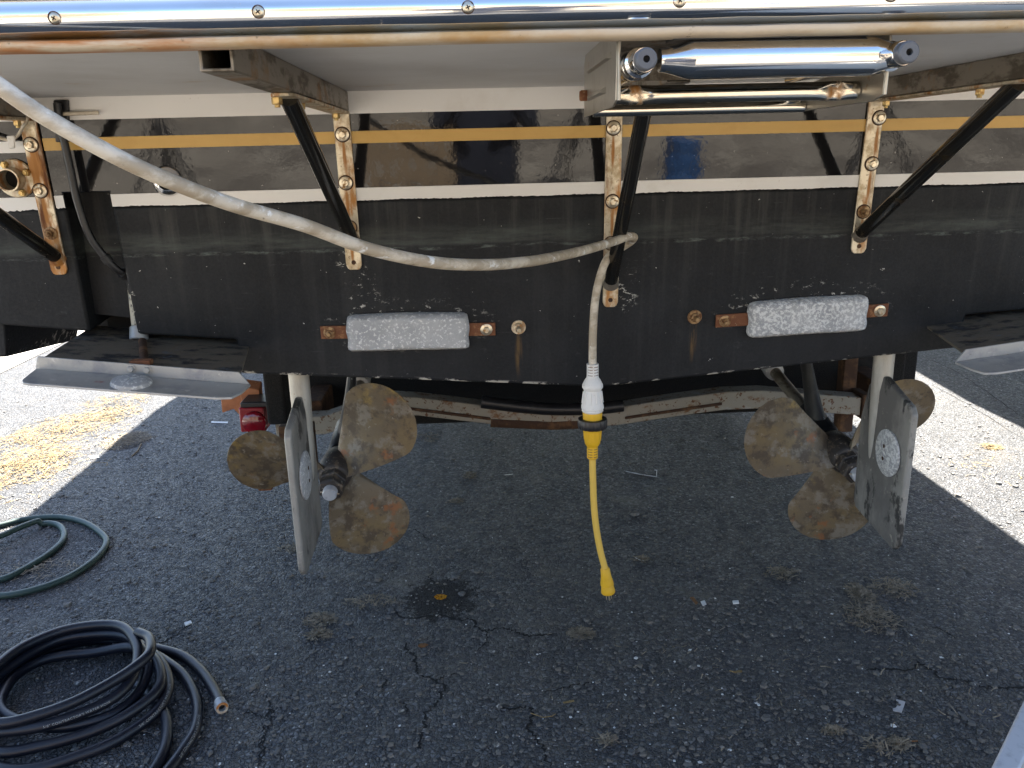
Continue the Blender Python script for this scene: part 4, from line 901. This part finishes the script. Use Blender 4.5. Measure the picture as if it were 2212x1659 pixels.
# print on the hose
def hose_print(path, i0, size, up):
    cu = bpy.data.curves.new('print', 'FONT'); cu.body = '5/8" CONTRACTOR\'S WATER HOSE'; cu.size = 1; cu.space_character = 1.15
    to = bpy.data.objects.new('print', cu); COL.objects.link(to)
    dg = bpy.context.evaluated_depsgraph_get(); me = bpy.data.meshes.new_from_object(to.evaluated_get(dg))
    vs = [v.co.copy() for v in me.vertices]; fs = [tuple(p.vertices) for p in me.polygons]
    bpy.data.objects.remove(to); bpy.data.curves.remove(cu); bpy.data.meshes.remove(me)
    seg = path[i0:]; acc = [0]
    for a_, b2 in zip(seg, seg[1:]): acc.append(acc[-1]+(b2-a_).length)
    V = []
    for v in vs:
        s_ = v.x*size; k = 0
        while k < len(acc)-2 and acc[k+1] < s_: k += 1
        f_ = (s_-acc[k])/max(1e-6, acc[k+1]-acc[k]); p = seg[k].lerp(seg[k+1], f_)
        t0 = (seg[min(k+1, len(seg)-1)]-seg[max(k-1, 0)]).normalized(); t1 = (seg[min(k+2, len(seg)-1)]-seg[k]).normalized(); t = t0.lerp(t1, f_).normalized()
        c_ = (CAM-p).normalized(); c_ = (c_-t*c_.dot(t)).normalized(); sd = t.cross(c_)
        if sd.z*0+sd.dot(CU) < 0: sd = -sd
        an = (v.y*size-size*.35+up)/hr
        V.append(p+(c_*math.cos(an)+sd*math.sin(an))*(hr+.0006))
    obj('hose_print', (V, fs), m_print, hose, smooth=0)
def idx(path, cx, cy):
    best = min(range(len(path)), key=lambda i: (Vector((path[i].x, path[i].y))-Vector(onZ(*C4(cx, cy, 0, 2199), path[i].z).xy)).length); return best
def last_idx(path, cx, cy, lo): return lo+idx(path[lo:], cx, cy)
try:
    i_t = last_idx(mp, 330, 1325, 380); hose_print(mp, i_t, .0085, -.003)
    rp = list(reversed(mp)); i_d = last_idx(rp, 1090, 1350, 0)
    seg_d = mp[:last_idx(mp, 1330, 1080, 0)+20]; i_d = idx(seg_d, 1080, 1355); hose_print(seg_d, i_d, .0085, -.001)
    rt = list(reversed(tail)); hose_print(rt, idx(rt, 1400, 1600), .0085, -.003)
except Exception as ex_: print('print failed', ex_)

gp = catmull([onZ(px, py, .012) for px, py in ((-120,1190),(-60,1150),(0,1135),(60,1121),(130,1117),(185,1130),(222,1155),(229,1175),(205,1208),(150,1245),(80,1272),(0,1287),(-100,1280),(-150,1240),(-100,1205),(0,1168),(50,1146),(95,1131),(125,1134),(138,1150),(132,1172),(100,1200),(50,1230),(0,1252),(-80,1262))], 7)
for i, p in enumerate(gp):
    if 95 < i < 118: p.z = .030
obj('garden_hose', tube(gp, .0115, 14), m_ghose, smooth=70, label='dull green garden hose looped on the asphalt at the left edge', cat='hose')

# ================================================================== LITTER ON THE GROUND
def flat(name, pts, m, th, label, cat, z=.0012, curl=0):
    P = [onZ(*p) for p in pts]; c = sum(P, Vector())/len(P)
    P = [p+Vector((0,0,z+curl*(p-c).length)) for p in P]
    return obj(name, prism(P, (0,0,th)), m, smooth=0, label=label, cat=cat)
m_leaf = layered('wet_orange_leaf', (.55,.24,.02), [dict(s=160, lo=.5, hi=.6, col=(.12,.035,.008)), dict(s=60, lo=.6, hi=.7, col=(.7,.42,.03))], rough=.25)
m_leafb = layered('brown_leaf', (.20,.085,.025), [dict(s=120, lo=.5, hi=.65, col=(.09,.04,.015))], rough=.6)
m_paper = layered('scrap_white_paper', (.72,.72,.70), rough=.7)
flat('metal_clip', c8([(1200,1122),(1272,1142),(1242,1225),(1175,1212),(1172,1195),(1196,1190),(1212,1168),(1222,1140),(1200,1132)]), m_alu, .0025, 'small notched silver metal clip on asphalt near the lower right', 'metal scrap')
flat('leaf', c6([(1425,310),(1450,293),(1490,290),(1530,300),(1520,320),(1480,333),(1445,328)]), m_leaf, .0015, 'wet orange leaf lying in the dark oil stain', 'leaf', curl=.08)
flat('leaf', c6([(1295,697),(1320,680),(1355,678),(1380,690),(1350,708),(1310,710)]), m_leafb, .0015, 'dry brown leaf below the oil stain', 'leaf', curl=.08)
flat('leaf', [(1490,1292),(1498,1291),(1508,1304),(1503,1308)], m_leafb, .0015, 'narrow brown leaf right of the yellow plug', 'leaf', curl=.05)
flat('paper_scrap', [(1513,1302),(1522,1300),(1526,1308),(1518,1312)], m_paper, .0015, 'crumpled white scrap right of the yellow plug', 'scrap', curl=.2)
flat('paper_scrap', [(398,1348),(412,1343),(415,1347),(401,1354)], m_paper, .004, 'white chip on the asphalt above the coiled hose', 'scrap')
flat('plastic_strip', [(456,911),(492,912),(492,915),(457,914)], m_paper, .002, 'thin white plastic strip on the shaded asphalt left of the propeller', 'scrap')
flat('wood_chip', [(192,987),(212,985),(215,990),(196,992)], m_paper, .003, 'pale chip lying on the edge of the sunlight at left', 'wood chip')
flat('wood_chip', c7([(435,1145),(520,1128),(525,1137),(445,1153)]), m_straw, .003, 'pale yellow wood splinter at the bottom centre', 'wood chip')
flat('wood_chip', c7([(1752,895),(1790,900),(1850,893),(1855,905),(1800,912)]), m_straw, .003, 'tan wood splinter right of bottom centre', 'wood chip')
flat('paper_scrap', [(1582,1301),(1595,1300),(1596,1305),(1584,1306)], m_paper, .005, 'small white tube butt on the asphalt right of centre', 'scrap')
def wire(pts, r, m, name, label, cat):
    return obj(name, tube([onZ(px, py, r+.001) for px, py in pts], r, 6), m, smooth=60, label=label, cat=cat)
wire([(1352,1018),(1380,1024),(1418,1030),(1419,1016),(1414,1015)], .0018, m_alu, 'bent_wire', 'bent silver wire on the asphalt right of the yellow cord', 'wire')
wire([(1372,1204),(1380,1209),(1392,1211),(1400,1208)], .0016, m_paper, 'string_piece', 'short curved white string on the asphalt right of the hanging yellow plug', 'string')
wire([(1090,1026+0),(1100,1025),(1108,1024)], .0015, m_paper, 'string_piece', 'thin white string piece left of the yellow cord', 'string')
wire([(285,985),(298,973),(305,958)], .003, m_wood, 'twig', 'thin brown twig in the shade near the straw', 'twig')
wire(c7([(180,1225),(280,1258),(350,1248),(375,1232)]), .0012, m_straw, 'twig', 'curved straw stalk at the bottom centre', 'twig')
wire(c8([(1190,1475),(1260,1450),(1370,1445)]), .0018, m_leafb, 'twig', 'reddish pine needle twig at the lower right', 'twig')

# ================================================================== WORK TABLE, LOWER RIGHT
e0, e1 = onZ(2140,1659,.75), onZ(2212,1510,.75)
d = (e1-e0).normalized(); nrm = Vector((d.y, -d.x, 0)); e0 = e0-d*.10
m_rim = layered('grey_table_rim', (.42,.41,.40), [dict(s=80, lo=.5, hi=.7, col=(.33,.32,.31))], rough=.5)
m_top = layered('beige_table_top', (.52,.46,.37), [dict(s=30, lo=.45, hi=.7, col=(.44,.38,.30))], rough=.6)
LT, WT = 1.15, .6
c4 = [e0, e0+d*LT, e0+d*LT+nrm*WT, e0+nrm*WT]
tb = thing('work_table', (e0+d*LT/2+nrm*WT/2)*1.0-Vector((0,0,.75)), 'beige work table with a grey rim at the lower right corner', 'table')
rim = B()
def strip(p, q, wv_): rim.add(prism([p, q, q+wv_, p+wv_], (0,0,-.030)))
rw = .025
strip(c4[0], c4[1], nrm*rw); strip(c4[3], c4[2], -nrm*rw); strip(c4[0]+nrm*rw, c4[3]-nrm*rw, d*rw); strip(c4[1]+nrm*rw, c4[2]-nrm*rw, -d*rw)
obj('rim', rim, m_rim, tb, bevel=.003)
ins = [c4[0]+d*rw+nrm*rw, c4[1]-d*rw+nrm*rw, c4[2]-d*rw-nrm*rw, c4[3]+d*rw-nrm*rw]
obj('table_top', prism([p-Vector((0,0,.003)) for p in ins], (0,0,-.020)), m_top, tb)
for p, a_, b2 in ((c4[0],1,1),(c4[1],-1,1),(c4[2],-1,-1),(c4[3],1,-1)):
    q = p+d*(.06*a_)+nrm*(.06*b2); obj('leg', tube([Vector((q.x,q.y,0)), Vector((q.x,q.y,.722))], .014, 12), m_rim, tb)

# ================================================================== THE YARD BEHIND THE CAMERA (seen only as reflections)
m_siding = layered('beige_siding', (.30,.26,.205), [dict(s=2, lo=.4, hi=.7, col=(.24,.21,.165))], rough=.7)
m_door = layered('brown_shed_door', (.16,.11,.075), rough=.6)
m_blue = layered('blue_drum_plastic', (.015,.07,.20), rough=.4)
m_gravel = layered('bounce_gravel', (.225,.20,.165), [dict(s=.5, lo=.44, hi=.58, col=(.095,.083,.07)), dict(s=2.2, lo=.5, hi=.66, col=(.36,.33,.275)), dict(s=30, lo=.5, hi=.65, col=(.22,.19,.15))], rough=.9, bump=(30,.5,.01))  # unseen ground made pale and warm to bounce light onto the transom
obj('gravel', prism([(-14,-.9,.004),(14,-.9,.004),(14,-12.9,.004),(-14,-12.9,.004)], (0,0,.004)), m_gravel, smooth=0, kind='structure', label='pale gravel yard added behind the viewer for warm bounce light')
shed = thing('storage_shed', (0,-13,0), 'beige boat shed across the yard behind the viewer', 'building')
obj('wall', box(-11,11,-16,-13,0,4.2), m_siding, shed)
obj('roof', prism([(-11.4,-12.6,4.2),(-11.4,-16.4,4.2),(-11.4,-14.5,5.6)], (22.8,0,0)), m_tube, shed)
for x in (-7.5, -2.5, 2.5, 7.5): obj('door', box(x-1.3, x+1.3, -12.98, -12.94, 0, 3.2), m_door, shed)
dr = thing('plastic_drum', (2.0,-4.2,.008), 'blue plastic drum in the yard behind the viewer', 'drum')
obj('barrel', lathe([(.15,0),(.17,.02),(.172,.16),(.166,.17),(.172,.18),(.172,.33),(.166,.34),(.172,.35),(.17,.46),(.15,.48)], (2.0,-4.2,.008), (0,0,1), 28), m_blue, dr)
obj('lid', lathe([(.148,.478),(.148,.49),(.03,.49),(.03,.51)], (2.0,-4.2,.008), (0,0,1), 28), m_blue, dr)
pal = thing('wooden_pallet', (-.6,-4.6,0), 'wooden pallet leaning up in the yard behind the viewer', 'pallet')
for k in range(6): obj('slat', box(-1.1+k*.17, -.98+k*.17, -4.62, -4.60, .02, .62), m_wood, pal)
for z_ in (.06, .28, .5): obj('runner', box(-1.1, -.13, -4.70, -4.622, z_, z_+.08), m_wood, pal)
def stand(x, y, h, lab):  # made-up stands that put dark shapes into the gelcoat reflections
    st = thing('reflection_stand', (x, y, .008), lab, 'boat stand', 'boat stands added behind the viewer for dark reflections')
    for k in range(3):
        a_ = 2.094*k+.4; obj('leg', tube([(x+.42*math.cos(a_), y+.42*math.sin(a_), .008), (x, y, h*.72)], .024, 8), m_rubber, st)
    obj('post', tube([(x, y, h*.35), (x, y, h)], .03, 10), m_rubber, st); obj('pad', box(x-.14, x+.14, y-.14, y+.14, h, h+.04), m_wood, st)
stand(-2.6, -3.4, 1.25, 'black tripod stand added behind the viewer for dark reflections, leftmost'); stand(.95, -3.9, 1.15, 'black tripod stand added for dark reflections beside the blue drum'); stand(3.4, -3.2, 1.3, 'black tripod stand added behind the viewer for dark reflections, rightmost'); stand(-5.2, -5.0, 1.3, 'black tripod stand added for dark reflections far behind the viewer at left')
# photographer
m_cloth = layered('navy_clothes', (.012,.016,.030), rough=.9); m_skin = layered('skin', (.45,.28,.2), rough=.5)
def person():
    me = bpy.data.meshes.new('body'); X0, Y0 = .06, -.42
    J = [(0,0,.95,.15),(0,0,1.15,.15),(0,0,1.38,.17),(0,0,1.50,.06),(0,.02,1.60,.085),(0,.02,1.70,.09),
         (.10,0,.88,.10),(.11,.02,.50,.065),(.12,0,.09,.05),(.13,.14,.04,.04),(-.10,0,.88,.10),(-.11,.02,.50,.065),(-.12,0,.09,.05),(-.13,.14,.04,.04),
         (.19,0,1.40,.06),(.24,.05,1.16,.045),(.09,.26,1.34,.035),(.05,.32,1.38,.03),(-.19,0,1.40,.06),(-.24,.05,1.16,.045),(-.09,.26,1.34,.035),(-.05,.32,1.38,.03)]
    E_ = [(0,1),(1,2),(2,3),(3,4),(4,5),(0,6),(6,7),(7,8),(8,9),(0,10),(10,11),(11,12),(12,13),(2,14),(14,15),(15,16),(16,17),(2,18),(18,19),(19,20),(20,21)]
    me.from_pydata([(x, y, z) for x, y, z, r in J], E_, [])
    o = bpy.data.objects.new('person', me); COL.objects.link(o); o.location = (X0, Y0, 0); me.materials.append(m_cloth)
    sk = o.modifiers.new('skin', 'SKIN'); 
    for i, (x, y, z, r) in enumerate(J): me.skin_vertices[0].data[i].radius = (r, r*.8)
    me.skin_vertices[0].data[0].use_root = True
    ss = o.modifiers.new('sub', 'SUBSURF'); ss.levels = 1; ss.render_levels = 2
    tag(o, 'person in navy clothes holding up a phone, seen only as a reflection', 'person')
    WL[o.name] = o.location.copy()
person()
# neighbouring boat whose shade falls at the right
nb = thing('white_boat', (4.9,8,0), 'white boat on stands beyond the right edge of the picture', 'boat')
def nsec(Y, h): return [Vector((4.95-x, Y, z)) for x, z in reversed(h)]+[Vector((4.95+x, Y, z)) for x, z in h[1:]]
ns_ = [nsec(2.2, [(0,.85),(1.5,1.05),(1.75,1.6),(1.85,2.2)]), nsec(6, [(0,.6),(1.5,1.0),(1.8,1.6),(1.9,2.3)]), nsec(10, [(0,.7),(1.0,1.1),(1.4,1.8),(1.6,2.5)]), nsec(12, [(0,1.2),(.1,1.5),(.2,2.0),(.3,2.7)])]
v_, f_ = loft(ns_, False); n_ = 7
f_ += [tuple(range(n_)), tuple(3*n_+k for k in range(n_))]+[(i*n_, (i+1)*n_, (i+1)*n_+n_-1, i*n_+n_-1) for i in range(3)]
obj('hull', (v_, f_), m_white, nb, smooth=25)
for x, y in ((3.7,3.5),(6.2,3.5),(3.8,8),(6.1,8)): obj('stand', tube([(x,y,0),(x+.15*(4.95-x),y,1.15)], .04, 10), m_rusty, nb)
